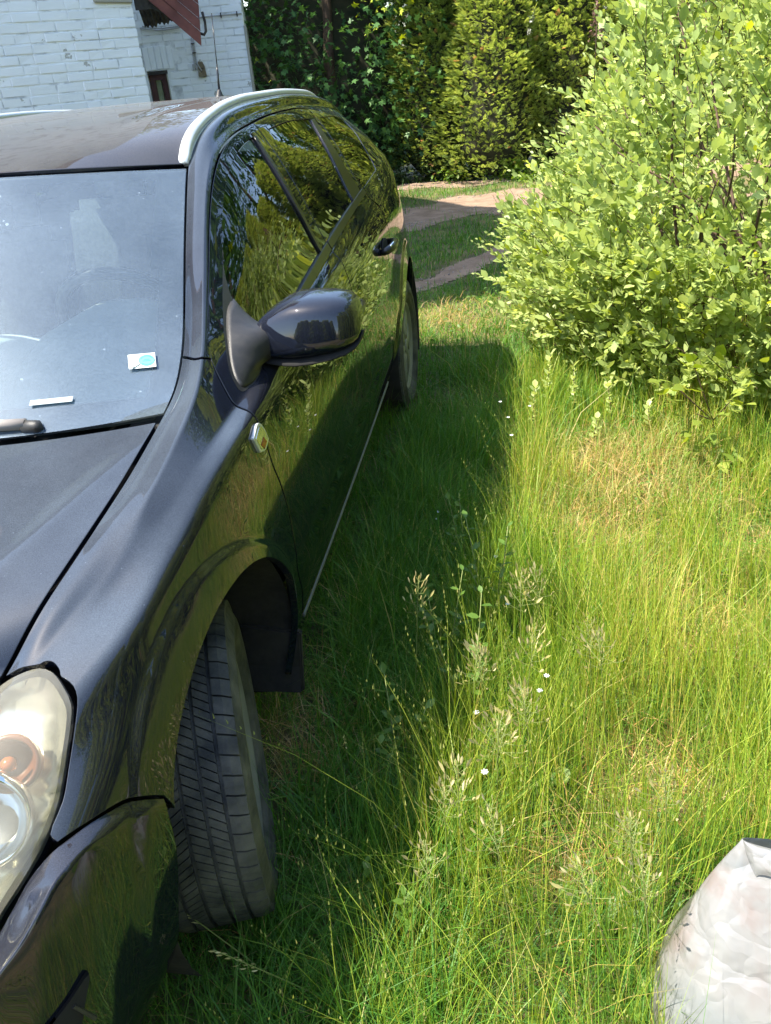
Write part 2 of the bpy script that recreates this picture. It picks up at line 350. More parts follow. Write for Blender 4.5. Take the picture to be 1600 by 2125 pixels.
def inset(P, d):
    if area2(P) < 0: P = P[::-1]
    t = np.roll(P, -1, 0) - np.roll(P, 1, 0); t /= np.maximum(np.linalg.norm(t, axis=1, keepdims=True), 1e-9)
    return P + np.stack([-t[:, 1], t[:, 0]], 1) * d
def inpoly(q, P):
    x, y = q[:, 0], q[:, 1]; r = np.zeros(len(q), bool); a = P; b = np.roll(P, -1, 0)
    for (x1, y1), (x2, y2) in zip(a, b):
        c = (y1 > y) != (y2 > y)
        with np.errstate(all='ignore'): r ^= c & (x < (x2 - x1) * (y - y1) / (y2 - y1) + x1)
    return r
def polydist(q, P):
    d = np.full(len(q), 9.); a = P; b = np.roll(P, -1, 0)
    for p1, p2 in zip(a, b):
        e = p2 - p1; t = np.clip(((q - p1) @ e) / max(e @ e, 1e-12), 0, 1); d = np.minimum(d, np.linalg.norm(q - p1 - t[:, None] * e, axis=1))
    return d
def cdt(loops, interior):
    pts = np.concatenate(loops + [interior]) if len(interior) else np.concatenate(loops); E = []; b = 0
    for L in loops:
        n = len(L); E += [(b + i, b + (i + 1) % n) for i in range(n)]; b += n
    vo, _, fo, _, _, _ = delaunay_2d_cdt([Vector(q) for q in pts], E, [], 0, 1e-7)
    vo = np.array([tuple(v) for v in vo]); T = np.array([f for f in fo if len(f) == 3]); c = vo[T].mean(1)
    k = inpoly(c, loops[0])
    for h in loops[1:]: k &= ~inpoly(c, h)
    return vo, T[k]
def parse(ol):
    P = np.array([(q[0], s2w(q[1])) for q in ol]); c = [len(q) > 2 for q in ol]; return P, c
def panel(name, parent, ol, m, gap=.0042, flange=.016, lift=0.0, holes=(), side=1, step=.014, grid=.02, lip=.6, creases=True):
    """a body panel cut out of the side surface: crowned skin, rounded edge, turned-in flange"""
    P, c = parse(ol); L = crom(P, c, step)
    loops = [inset(L, gap)]
    for h in holes:
        Ph, ch = parse(h); Lh = crom(Ph, ch, step); loops.append(inset(Lh, -gap)[::-1])
    ys = np.arange(L[:, 0].min(), L[:, 0].max() + grid, grid)
    ss = np.concatenate([np.arange(0, 7.01, .1), np.arange(4.85, 5.2, .025), np.arange(5.8, 6.2, .05), np.arange(1.9, 2.1, .025)]); wv = s2w(ss)
    g = np.stack(np.meshgrid(ys, wv, indexing='ij'), -1).reshape(-1, 2)
    if creases:   # follow the sharp edge of the wheel arch flares with rows of points
        ex = []
        for yc, rf, rr_ in ((-.01, .475, .425), (2.703, .465, .465)):
            for th in np.linspace(-.25, 3.3, 170):
                ro = rr_ + (rf - rr_) * float(sstep(.9, 2.0, th))
                for d_ in (.004, -.002, -.006, -.010, -.015, -.022):
                    y_ = yc + (ro + d_) * math.cos(th); z_ = .345 + (ro + d_) * math.sin(th)
                    if Y0 < y_ < Y1: ex.append((y_, float(s2w(s_at(y_, z_)))))
        ex = np.array(ex); ex = ex[inpoly(ex, loops[0])]
        if len(ex):
            near = np.array([np.min(np.hypot(*(ex - q_).T)) for q_ in g]); g = np.concatenate([g[near > .006], ex])
    g = g[inpoly(g, loops[0])]
    for h in loops[1:]: g = g[~inpoly(g, h)]
    for Lp in loops: g = g[polydist(g, Lp) > .004]
    vo, T = cdt(loops, g)
    def at(q, off=0.0):
        s = w2s(q[:, 1]); p = surf_eval(G, q[:, 0], s); n = surf_eval(GN, q[:, 0], s); n /= np.linalg.norm(n, axis=1, keepdims=True)
        return p + n * (lift + off), n
    p3, n3 = at(vo); V = list(p3); N = list(n3); F = [tuple(t) for t in T]
    a, b_, c_ = p3[T[:, 0]], p3[T[:, 1]], p3[T[:, 2]]
    if np.mean(np.sum(np.cross(b_ - a, c_ - a) * n3[T[:, 0]], 1)) < 0: F = [t[::-1] for t in F]
    for Lp in loops:
        p, n = at(Lp); k = len(Lp); t = np.roll(p, -1, 0) - np.roll(p, 1, 0); o = np.cross(t, n); o /= np.maximum(np.linalg.norm(o, axis=1, keepdims=True), 1e-9)
        e1 = n * (1 - lip) + o * lip; e1 /= np.linalg.norm(e1, axis=1, keepdims=True)
        b = len(V); r = .0012
        V += list(p); N += list(n); V += list(p + o * r * .7 - n * r * .6); N += list(e1)
        V += list(p + o * r - n * (r * 2)); N += list(o); V += list(p + o * r - n * flange); N += list(o)
        for q in range(3):
            for i in range(k):
                j = (i + 1) % k; F.append((b + q*k + i, b + (q+1)*k + i, b + (q+1)*k + j, b + q*k + j))
    V = np.array(V); N = np.array(N)
    if side < 0: V[:, 0] *= -1; N[:, 0] *= -1; F = [t[::-1] for t in F]
    return link(name, mesh(name, V, F, m, N=N), parent)
def grid_patch(name, parent, P, m, rim=None, flip=False, N=None, close=False):
    """P (a,b,3) grid"""
    a, b = P.shape[:2]; V = P.reshape(-1, 3); F = [(i*b+j, (i+1)*b+j, (i+1)*b+j+1, i*b+j+1) for i in range(a-1) for j in range(b-1)]
    n = np.cross(np.gradient(P, axis=0), np.gradient(P, axis=1)); n /= np.maximum(np.linalg.norm(n, axis=2, keepdims=True), 1e-9)
    if flip: F = [f[::-1] for f in F]; n = -n
    V = list(V); N = list(n.reshape(-1, 3))
    if rim:   # turned-in edge all round
        idx = [(0, j) for j in range(b)] + [(i, b-1) for i in range(1, a)] + [(a-1, j) for j in range(b-2, -1, -1)] + [(i, 0) for i in range(a-2, 0, -1)]
        p = np.array([P[i] for i in idx]); nn = np.array([n[i] for i in idx]); t = np.roll(p, -1, 0) - np.roll(p, 1, 0); c = P.reshape(-1, 3).mean(0)
        o = np.cross(t, nn); o /= np.maximum(np.linalg.norm(o, axis=1, keepdims=True), 1e-9)
        if np.mean(np.sum(o * (p - c), 1)) < 0: o = -o
        k = len(p); s0 = len(V); e = nn * .8 + o * .2
        V += list(p); N += list(nn); V += list(p + o*.0012 - nn*.0010); N += list(e); V += list(p + o*.0018 - nn*.003); N += list(o); V += list(p + o*.0018 - nn*rim); N += list(o)
        for q in range(3):
            for i in range(k): F.append((s0+q*k+i, s0+q*k+(i+1) % k, s0+(q+1)*k+(i+1) % k, s0+(q+1)*k+i))
    return link(name, mesh(name, V, F, m, N=N), parent)
def membrane(name, parent, outline, m, dome=.0, step=.012, grid=.016, flange=0, lift=0.0, side=1):
    """smooth skin spanned over a closed 3-D outline, domed by `dome` (m) outwards"""
    P = np.array(outline, float); cor = [False] * len(P); L = crom(P, cor, step); c = L.mean(0); _, _, vt = np.linalg.svd(L - c)
    nrm = vt[2]; u = vt[0]; v = np.cross(nrm, u)
    if nrm @ np.array([.6, -.7, .4]) < 0: nrm = -nrm; v = -v
    q = np.stack([(L - c) @ u, (L - c) @ v], 1); h = (L - c) @ nrm
    gx, gy = np.meshgrid(np.arange(q[:, 0].min(), q[:, 0].max(), grid), np.arange(q[:, 1].min(), q[:, 1].max(), grid)); g = np.stack([gx.ravel(), gy.ravel()], 1)
    g = g[inpoly(g, q)]; g = g[polydist(g, q) > grid * .4]
    vo, T = cdt([q], g); n = len(vo)
    bd = polydist(vo, q) < 1e-6; hb = np.zeros(n)
    for i in np.nonzero(bd)[0]: hb[i] = h[np.argmin(np.hypot(*(q - vo[i]).T))]
    A = np.zeros((n, n))
    for t in T:
        for a, b in ((0, 1), (1, 2), (2, 0)):
            A[t[a], t[b]] = A[t[b], t[a]] = 1
    D = A.sum(1); Lm = np.diag(D) - A; I = ~bd
    x0 = np.linalg.solve(Lm[np.ix_(I, I)], -Lm[np.ix_(I, bd)] @ hb[bd]); d0 = np.linalg.solve(Lm[np.ix_(I, I)], np.ones(I.sum()))
    z = hb.copy(); z[I] = x0 + dome * np.sqrt(np.maximum(d0, 0) / d0.max())
    V = c + vo[:, :1] * u + vo[:, 1:] * v + (z + lift)[:, None] * nrm
    F = [tuple(t) for t in T]
    a, b, e = V[T[:, 0]], V[T[:, 1]], V[T[:, 2]]; fn = np.cross(b - a, e - a)
    if (fn @ nrm).mean() < 0: F = [t[::-1] for t in F]; fn = -fn
    N = np.zeros_like(V)
    for k in range(3): np.add.at(N, T[:, k], fn)
    N /= np.maximum(np.linalg.norm(N, axis=1, keepdims=True), 1e-12)
    V = list(V); N = list(N)
    if flange:
        b0 = len(V); k = len(L); L2 = L + nrm * lift; o = L - c; o -= np.outer(o @ nrm, nrm); o /= np.linalg.norm(o, axis=1, keepdims=True)
        V += list(L2); N += list(o); V += list(L2 - nrm * flange); N += list(o)
        for i in range(k): F.append((b0 + i, b0 + (i+1) % k, b0 + k + (i+1) % k, b0 + k + i))
    V = np.array(V); N = np.array(N)
    if side < 0: V[:, 0] *= -1; N[:, 0] *= -1; F = [t[::-1] for t in F]
    return link(name, mesh(name, V, F, m, N=N), parent)
def arc(yc, th0, th1, r=.385, zc=.345, n=24, flag=True):
    o = []
    for i in range(n + 1):
        t = R(th0 + (th1 - th0) * i / n); y = yc + r * math.cos(t); z = zc + r * math.sin(t); o.append((y, s_at(y, z)) + ((1,) if flag and i in (0, n) else ()))
    return o

car = empty('estate_car', (0, 1.35, 0), 'dusty black estate car with silver roof rails parked on the grass', 'car')
FY, RY = -.01, 2.700
dfront = [(.473, 1.563), (.417, 1.923), (.399, 2.539), (.376, 2.94), (.351, 3.305), (.345, 3.617), (.332, 3.9), (.331, 4.56), (.332, 5.13), (.350, 5.44), (.368, 5.665), (.384, 5.79)]
gaptop = [(.497, 5.91), (.652, 5.945), (.814, 5.955), (1.0, 5.955), (1.26, 5.957)]
bseam = [(1.411, 5.96), (1.415, 5.8), (1.395, 5.52), (1.385, 5.27), (1.383, 5.0), (1.381, 4.5), (1.383, 3.85), (1.393, 3.54), (1.44, 2.85), (1.50, 1.85), (1.515, 1.3)]
gaptop2 = [(1.469, 5.965), (1.645, 5.972), (1.883, 5.972), (2.08, 5.966)]
rseam = [(2.165, 5.93), (2.175, 5.84), (2.145, 5.6), (2.118, 5.35), (2.112, 5.04), (2.15, 4.7), (2.212, 4.33), (2.248, 3.92), (2.258, 3.58), (2.232, 3.23), (2.198, 2.85), (2.165, 2.13), (2.16, 1.3)]
fglass = [(.585, 5.06, 1), (.592, 5.4), (.606, 5.55), (.632, 5.68), (.69, 5.765), (.77, 5.806), (.9, 5.835), (1.054, 5.851), (1.274, 5.872), (1.335, 5.872, 1), (1.315, 5.667), (1.296, 5.441), (1.291, 5.191), (1.29, 5.05, 1), (.95, 5.05)]
rglass = [(1.443, 5.05, 1), (1.412, 5.31), (1.428, 5.526), (1.474, 5.72), (1.513, 5.871, 1), (1.767, 5.872), (2.061, 5.842, 1), (1.99, 5.625), (1.948, 5.44), (1.922, 5.24), (1.908, 5.05, 1), (1.7, 5.05)]
qglass = [(2.235, 5.837, 1), (2.423, 5.845), (2.60, 5.845), (2.675, 5.80), (2.655, 5.6), (2.60, 5.387), (2.565, 5.166), (2.525, 5.05, 1), (2.301, 5.05), (2.135, 5.05, 1), (2.14, 5.352), (2.165, 5.603)]
for sd in (1, -1):
    door_outline = [(.505, 1.3, 1)] + dfront + gaptop + [bseam[0] + (1,)] + bseam[1:-1] + [bseam[-1] + (1,)]
    fd = panel('front_door', car, door_outline, M['side'], holes=[fglass], side=sd)
    panel('window_glass', fd, fglass, M['sideglass'], gap=.0, flange=.003, lift=-.004, side=sd, lip=.0)
    rdo = [(1.515, 1.3, 1)] + bseam[1:-1][::-1] + [bseam[0] + (1,)] + gaptop2 + rseam[:-1] + [rseam[-1] + (1,)]
    rhole = rglass[:6] + [(2.061, 5.842, 1)] + rglass[7:]
    rd = panel('rear_door', car, rdo, M['side'], holes=[rhole], side=sd)
    panel('window_glass', rd, rglass, M['sideglass'], gap=.0, flange=.003, lift=-.004, side=sd, lip=.0)
    panel('window_divider', rd, [(2.066, 5.842, 1), (2.13, 5.845, 1), (2.085, 5.6), (2.065, 5.35), (2.072, 5.03, 1), (1.905, 5.03, 1), (1.926, 5.24), (1.953, 5.44), (1.995, 5.625)], M['trim'], lift=.0015, side=sd, flange=.008)
    # black frame strip at the rear edge of the front door
    panel('pillar_trim', fd, [(1.333, 5.875, 1), (1.352, 5.875, 1), (1.334, 5.667), (1.315, 5.441), (1.309, 5.191), (1.308, 5.03, 1), (1.286, 5.03, 1), (1.288, 5.191), (1.293, 5.441), (1.312, 5.667)], M['trim'], lift=.003, flange=.01, side=sd, gap=0)
    panel('belt_moulding', fd, [(.585, 4.985, 1), (.95, 4.985), (1.378, 4.985, 1), (1.378, 5.055, 1), (.95, 5.055), (.60, 5.055, 1)], M['trim'], lift=.005, flange=.009, side=sd, gap=.001)
    panel('belt_moulding', rd, [(1.388, 4.985, 1), (1.75, 4.985), (2.113, 4.985, 1), (2.109, 5.055, 1), (1.75, 5.055), (1.388, 5.055, 1)], M['trim'], lift=.005, flange=.009, side=sd, gap=.001)
    hl_top = [(-.325, 4.635), (-.302, 5.353), (-.296, 5.9), (-.303, 6.4), (-.306, 6.97, 1)]
    fo = [(-.345, 2.406, 1), (-.365, 2.536), (-.39, 2.68), (-.42, 2.80), (-.468, 2.97), (-.497, 3.12, 1), (-.492, 3.263), (-.451, 3.371), (-.414, 3.56), (-.388, 3.71), (-.361, 3.893), (-.342, 4.11)] + hl_top + \
         [(-.2, 6.97), (-.05, 6.97), (.1, 6.97), (.228, 6.955, 1), (.30, 6.955), (.356, 6.955), (.402, 6.95, 1), (.364, 6.147), (.384, 5.79, 1)] + dfront[::-1][1:] + [(.50, 1.25, 1), (.46, 1.02, 1)] + arc(FY, -18, 148)
    panel('front_fender', car, fo, M['hood'], side=sd, grid=.012)
    bs = [(.402, 6.95, 1), (.53, 6.955), (.66, 6.955), (.81, 6.955), (.94, 6.96), (1.05, 6.98), (1.3, 6.985), (1.7, 6.985), (2.2, 6.985), (2.7, 6.985), (3.1, 6.985), (3.3, 6.97, 1), (3.36, 6.3), (3.40, 5.6), (3.44, 5.0), (3.46, 4.2), (3.46, 3.0), (3.45, 1.2, 1)] + arc(RY, -20, 164) + \
         [(2.20, 1.3, 1)] + rseam[::-1][1:-1] + [(2.165, 5.93), (2.08, 5.966)] + gaptop2[:-1][::-1] + [bseam[0]] + gaptop[::-1] + [(.384, 5.79, 1), (.364, 6.147)]
    panel('body_side', car, bs, M['hood'], holes=[qglass], side=sd)
    panel('quarter_glass', car, qglass, M['sideglass'], gap=0, flange=.003, lift=-.002, side=sd, lip=0)
    panel('sill', car, [(.44, 1.02, 1), (.505, 1.27, 1), (1.3, 1.27), (2.18, 1.27, 1), (2.27, 1.0, 1), (2.25, .1, 1), (1.3, .1), (.45, .1, 1)], M['side'], side=sd, lift=-.002)
    panel('sill_highlight', car, [(.53, 1.215, 1), (1.3, 1.215), (2.12, 1.215, 1), (2.12, 1.255, 1), (1.3, 1.255), (.53, 1.255, 1)], M['sillhighlight'], side=sd, lift=.003, flange=.006, gap=0)  # thin pale strip standing in for the highlight on the sill edge

def emir(P): Q = P[:, ::-1].copy(); Q[:, :, 0] *= -1; return Q
# cross-car skins: half built from the edge line, mirrored about the middle
def cross(edge, mid, nx=41, pw=2.3):
    """edge (n,3) on the left, mid (n,3) on the centre line -> grid (n, 2nx-1, 3), left to right"""
    u = np.linspace(1, -1, 2 * nx - 1); a = np.abs(u)
    P = np.zeros((len(edge), len(u), 3))
    P[:, :, 0] = edge[:, :1] * u; k = a[None, :] ** pw
    P[:, :, 1] = mid[:, 1:2] * (1 - k) + edge[:, 1:2] * k; P[:, :, 2] = mid[:, 2:3] * (1 - k) + edge[:, 2:3] * k
    return P
def polyline(keys, n, sm=1.5):
    K = np.array(keys, float); d = np.concatenate([[0], np.cumsum(np.linalg.norm(np.diff(K, axis=0), axis=1))]); t = np.linspace(0, d[-1], n)
    return np.stack([pchip(d, K[:, i], t) for i in range(3)], 1)
# windscreen
yv = np.linspace(.240, .930, 60); we = np.array([surf_eval(G, y, 6.985) for y in yv]); we[:, 0] -= .004
t = np.linspace(0, 1, 60); wm = np.stack([0*t, .150 + t * .540, .952 + t * .426 + .014 * np.sin(np.pi * t)], 1)
WS = cross(we, wm); 
wsn = np.array([0, -.5, .86])
screen = grid_patch('windscreen', car, WS + wsn * -.004, M['screen'])
# black printed border inside the glass
def frit_pts(P):
    a, b = P.shape[:2]; out = []
    V = (P + wsn * -.009).reshape(-1, 3); F = []
    for i in range(a - 1):
        for j in range(b - 1):
            x = abs((j + .5) / (b - 1) * 2 - 1); v = (i + .5) / (a - 1)
            if x > .93 - .03 * v or v < .085 + .02 * x or v > .965: F.append((i*b+j, i*b+j+1, (i+1)*b+j+1, (i+1)*b+j))
    return V, F
V_, F_ = frit_pts(WS); link('glass_border', mesh('glass_border', V_, F_, M['frit']), screen)
# roof
yr = np.linspace(.945, 3.25, 90); re_ = np.array([surf_eval(G, y, 6.99) for y in yr]); re_[:, 0] -= .003
rt = np.linspace(0, 1, 90); rm = np.stack([0*rt, .705 + rt * (3.33 - .705), np.interp(yr, [.945, 1.05, 1.3, 1.7, 2.2, 2.7, 3.0, 3.25], [1.385, 1.415, 1.45, 1.472, 1.474, 1.455, 1.42, 1.36])], 1)
rm[:, 2] = _gs(rm[:, 2], 3)
RF = cross(re_, rm, pw=2.6)
# shallow channels along the roof
un = np.linspace(1, -1, RF.shape[1])[None, :]
RF[:, :, 2] -= .006 * np.exp(-((np.abs(un) - .62) / .05) ** 2) * sstep(1.1, 1.5, yr)[:, None] * sstep(3.1, 2.8, yr)[:, None]
grid_patch('roof', car, RF, M['roof'], rim=.012)
# bonnet
hy = np.concatenate([np.linspace(-.302, .205, 46)]); he = np.array([surf_eval(G, y, 6.99) for y in hy]); he[:, 0] -= .008
front_ext = polyline([(.36, -.70, .60), (.45, -.60, .665), (.53, -.47, .725), (.585, -.37, .760), he[0]], 22)[:-1]
he = np.concatenate([front_ext, he]); n = len(he); ht = np.linspace(0, 1, n)
hm = np.stack([0*ht, -.76 + ht * (.76 + .128), np.interp(ht, [0, .12, .3, .6, 1], [.60, .685, .765, .86, .942])], 1); hm[:, 2] = _gs(hm[:, 2], 4)
HD = cross(he, hm, nx=61, pw=2.2)
cr = lambda y: .548 + (y + .167) * .42     # raised crease along the bonnet
HD[:, :, 2] += .006 * np.exp(-np.abs((np.abs(HD[:, :, 0]) - cr(HD[:, :, 1])) / .035) ** 1.6) * sstep(.22, .02, HD[:, :, 1])
hood = grid_patch('bonnet', car, HD, M['hood'], rim=.02)
# rubber lip of the plenum between bonnet and glass, wipers
wb = WS[0]; cow = np.stack([wb + (0, -.045, -.012), wb + (0, .015, .0)]); grid_patch('cowl', car, cow + (0, 0, -.022), M['plastic'], flip=True)
wp = MB(); wp.tube([(.02, .135, .960), (.20, .160, .966), (.36, .188, .975), (.43, .197, .974)], [.009, .011, .012, .012], 8)
M['wiper'] = mat('pale_wiper', Base_Color=(.27, .24, .22, 1), Roughness=.6)  # one even pale beige
wip = wp.obj('wiper', M['wiper'], car, True)
MB().tube([(.425, .197, .969), (.455, .196, .969), (.462, .190, .966)], [.014, .013, .008], 8).obj('wiper_pivot', M['plastic'], wip, True)
MB().tube([(-.6, .21, .973), (-.3, .165, .972), (.04, .14, .965)], [.008, .010, .009], 8).obj('wiper', M['wiper'], car, True)

# headlamps: clear lens, chrome bowl, lamp reflectors
hl = [(.612, -.318, .764), (.650, -.312, .786), (.680, -.303, .792), (.703, -.309, .791), (.731, -.331, .780), (.747, -.348, .767), (.752, -.367, .752), (.754, -.394, .729), (.756, -.420, .708), (.759, -.457, .685), (.755, -.495, .664), (.742, -.533, .642), (.722, -.564, .617), (.704, -.580, .594), (.64, -.650, .580), (.54, -.715, .572), (.45, -.735, .59), (.42, -.66, .636), (.47, -.565, .682), (.55, -.43, .735)]
HC = np.mean(hl, 0)
M['lampbowl'] = noisy('lamp_bowl', (.62, .60, .50), (.80, .78, .68), 5, .22, Metallic=.9)
M['bulb'] = mat('amber_bulb', Base_Color=(.13, .045, .02, 1), Roughness=.35)
M['seal'] = mat('lamp_seal', Base_Color=(.010, .013, .022, 1), Roughness=.35)
for sd in (1, -1):
    lamp = membrane('headlamp', car, [tuple(HC + (np.array(q) - HC) * 1.006) for q in hl], M['lens'], dome=.022, flange=.012, side=sd)
    big = [tuple(HC + (np.array(q) - HC) * 1.022) for q in hl]
    membrane('lamp_seal', lamp, [tuple(np.array(q) + np.array((-.006, .008, -.013))) for q in big], M['seal'], dome=-.07, flange=.02, side=sd)
    inn = [tuple(HC + (np.array(q) - HC) * .93 + np.array((-.012, .02, -.015))) for q in hl]
    membrane('lamp_bowl', lamp, inn, M['lampbowl'], dome=-.05, flange=.012, side=sd)
    def dish(c, ax, r, d, m, nm):
        c = np.array(c); ax = np.array(ax, float); ax /= np.linalg.norm(ax); u = np.cross(ax, (0, 0, 1.)); u /= np.linalg.norm(u); v = np.cross(ax, u); rings = []
        for k in range(9):
            f = k / 8; rr = r * math.sin(f * math.pi / 2 * .97 + .03); dd = -d * math.cos(f * math.pi / 2); rings.append([tuple((c + ax * dd + (u * math.cos(a) + v * math.sin(a)) * rr) * np.array((sd, 1, 1))) for a in np.linspace(0, 2*math.pi, 28, endpoint=False)])
        b = MB(); b.loft(rings, cap=False); rim_ = [[tuple((c + ax * h + (u * math.cos(a) + v * math.sin(a)) * q) * np.array((sd, 1, 1))) for a in np.linspace(0, 2*math.pi, 28, endpoint=False)] for q, h in ((r, 0), (r + .004, .004), (r + .008, 0), (r + .008, -.02))]
        b.loft(rim_, cap=False); return b.obj(nm, m, lamp, True)
    dish((.655, -.485, .675), (.35, -.85, .38), .062, .07, M['chrome'], 'lamp_reflector')
    dish((.565, -.585, .655), (.2, -.92, .3), .052, .06, M['chrome'], 'lamp_reflector')
    dish((.672, -.412, .712), (.30, -.72, .62), .033, .034, M['bulb'], 'indicator_reflector')
    MB().tube([tuple(np.array((.672, -.412, .712)) * (sd, 1, 1)), tuple(np.array((.675, -.420, .719)) * (sd, 1, 1)), tuple(np.array((.677, -.424, .7225)) * (sd, 1, 1))], [.011, .0105, .005], 12).obj('indicator_bulb', M['amber'], lamp, True)

# front bumper
Aside = [tuple(surf_eval(G, y, s) - np.array((float(flare(*surf_eval(G, y, s)[1:])), 0, 0))) for y, s in [(-.345, 2.406), (-.365, 2.536), (-.39, 2.68), (-.42, 2.80), (-.468, 2.97), (-.494, 3.08)]]
NB = 90
rowA = polyline([np.array(q) - (0, 0, .003) for q in Aside] + [(.748, -.531, .636), (.731, -.566, .610), (.712, -.590, .585), (.645, -.662, .570), (.545, -.730, .562), (.3, -.785, .555), (0, -.81, .555)], NB)
rowB = polyline([(.838, -.352, .565), (.836, -.38, .59), (.829, -.415, .61), (.820, -.455, .632), (.806, -.503, .652), (.794, -.540, .650), (.780, -.578, .630), (.762, -.612, .605), (.745, -.640, .592), (.66, -.715, .57), (.545, -.775, .556), (.3, -.835, .548), (0, -.86, .548)], NB)
rowC = polyline([(.839, -.362, .50), (.837, -.40, .505), (.833, -.45, .51), (.826, -.50, .515), (.815, -.55, .52), (.800, -.585, .52), (.782, -.615, .52), (.755, -.65, .515), (.72, -.69, .51), (.64, -.755, .50), (.52, -.81, .49), (.3, -.86, .485), (0, -.88, .485)], NB)
rowD = polyline([(.832, -.405, .36), (.830, -.43, .36), (.828, -.465, .36), (.825, -.51, .36), (.818, -.555, .36), (.795, -.60, .36), (.77, -.64, .36), (.74, -.67, .36), (.70, -.71, .36), (.62, -.77, .36), (.5, -.82, .36), (.3, -.86, .36), (0, -.88, .36)], NB)
rowE = polyline([(.77, -.43, .20), (.77, -.46, .19), (.768, -.49, .18), (.763, -.52, .175), (.755, -.555, .17), (.745, -.585, .17), (.72, -.615, .17), (.69, -.645, .17), (.65, -.68, .17), (.6, -.75, .19), (.48, -.79, .19), (.3, -.82, .19), (0, -.84, .19)], NB)
rows = np.stack([rowA, rowB, rowC, rowD, rowE])
tt = np.array([0, .30, .48, .74, 1]); q = np.linspace(0, 1, 44)
BP = np.stack([pchip(tt, rows[:, i, k], q) for i in range(NB) for k in range(3)], 1).reshape(44, NB, 3)
BP[:, :, 0] += flare(BP[:, :, 1], BP[:, :, 2])
bump = grid_patch('front_bumper', car, np.concatenate([BP, emir(BP)[:, 1:]], axis=1), M['side'], rim=.015, flip=True)
if True:
    gp = [(.806, -.566, .503), (.79, -.597, .490), (.771, -.628, .477), (.735, -.672, .455), (.70, -.705, .44), (.70, -.712, .36), (.74, -.675, .35), (.775, -.635, .37), (.793, -.604, .433), (.802, -.582, .475)]
    ins = membrane('grille_insert', bump, gp, M['matte'], dome=.004, lift=.012, flange=.012)
    for k in range(6):
        f = k / 5; a = Vector((.795 - .075 * f, -.60 - .085 * f, .485 - .03 * f)); MB().tube([a + Vector((.006, -.004, -.004)), a + Vector((.022, .005, -.045 - .02 * f))], .0035, 5).obj('grille_bar', M['plastic'], ins)
    membrane('grille_insert', bump, [(.3, -.872, .44), (.5, -.822, .44), (.62, -.765, .42), (.60, -.762, .30), (.3, -.862, .28), (0, -.885, .28), (0, -.89, .44)], M['matte'], dome=.004, lift=.006, flange=.01)

g0 = HD[0] - np.array((0, -.006, .014)); ra = rowA[::-1]; g1 = np.stack([g0[:, 0], np.interp(np.abs(g0[:, 0]), ra[:, 0], ra[:, 1]) + .004, np.full(len(g0), .556)], 1)
grid_patch('grille', car, np.stack([g1 * (1 - t_) + g0 * t_ for t_ in np.linspace(0, 1, 5)]), M['plastic'])
# dark inner shell behind the skins: fills panel gaps, closes the floor
inner = []
for sd in (1, -1):
    P = G[::4, :5 * NS - 1:4] - GN[::4, :5 * NS - 1:4] * .02; a, b = P.shape[:2]; F = []
    for i in range(a - 1):
        for j in range(b - 1):
            c = P[i:i+2, j:j+2].reshape(-1, 3).mean(0)
            if min(np.hypot(c[1] - FY, c[2] - .345), np.hypot(c[1] - RY, c[2] - .345)) > .41 and c[1] > -.27: F.append((i*b+j, (i+1)*b+j, (i+1)*b+j+1, i*b+j+1))
    V = P.reshape(-1, 3) * (sd, 1, 1); link('inner_shell', mesh('inner_shell', V, F, M['matte']), car)
b = MB(); b.box((0, 1.35, .26), (.70, 1.9, .02)); b.obj('floor_pan', M['matte'], car)
b = MB(); b.box((0, -.1, .50), (.50, .48, .02)); b.box((0, .2, .55), (.55, .02, .3)); b.box((0, -.60, .44), (.40, .02, .08)); b.obj('engine_bay', M['matte'], car)
for sd in (1, -1):
    for yc in (FY, RY):
        rings = []; b = MB()
        for r_, x0, x1 in ((.40, .50, .838),):
            V = []; F = []; n = 26
            for i in range(n + 1):
                a = R(-25 + 230 * i / n); V += [(sd * x0, yc + r_ * math.cos(a), .345 + r_ * math.sin(a)), (sd * x1, yc + r_ * math.cos(a), .345 + r_ * math.sin(a))]
            F = [(2*i, 2*i+1, 2*i+3, 2*i+2) for i in range(n)]; b.add(V, F)
            V = [(sd * x0, yc, .345)] + [(sd * x0, yc + r_ * math.cos(R(-25 + 230 * i / n)), .345 + r_ * math.sin(R(-25 + 230 * i / n))) for i in range(n + 1)]
            b.add(V, [(0, i, i + 1) for i in range(1, n + 1)])
        link('wheel_arch_liner', mesh('wheel_arch_liner', b.V, b.F, M['liner']), car)
for sd in (1, -1):   # mud flap behind the front wheel
    MB().prism([(sd*.70, .372, .15), (sd*.838, .372, .16), (sd*.852, .38, .34), (sd*.70, .38, .36)], (0, .02, 0)).obj('mud_flap', M['liner'], car, bevel=.004)

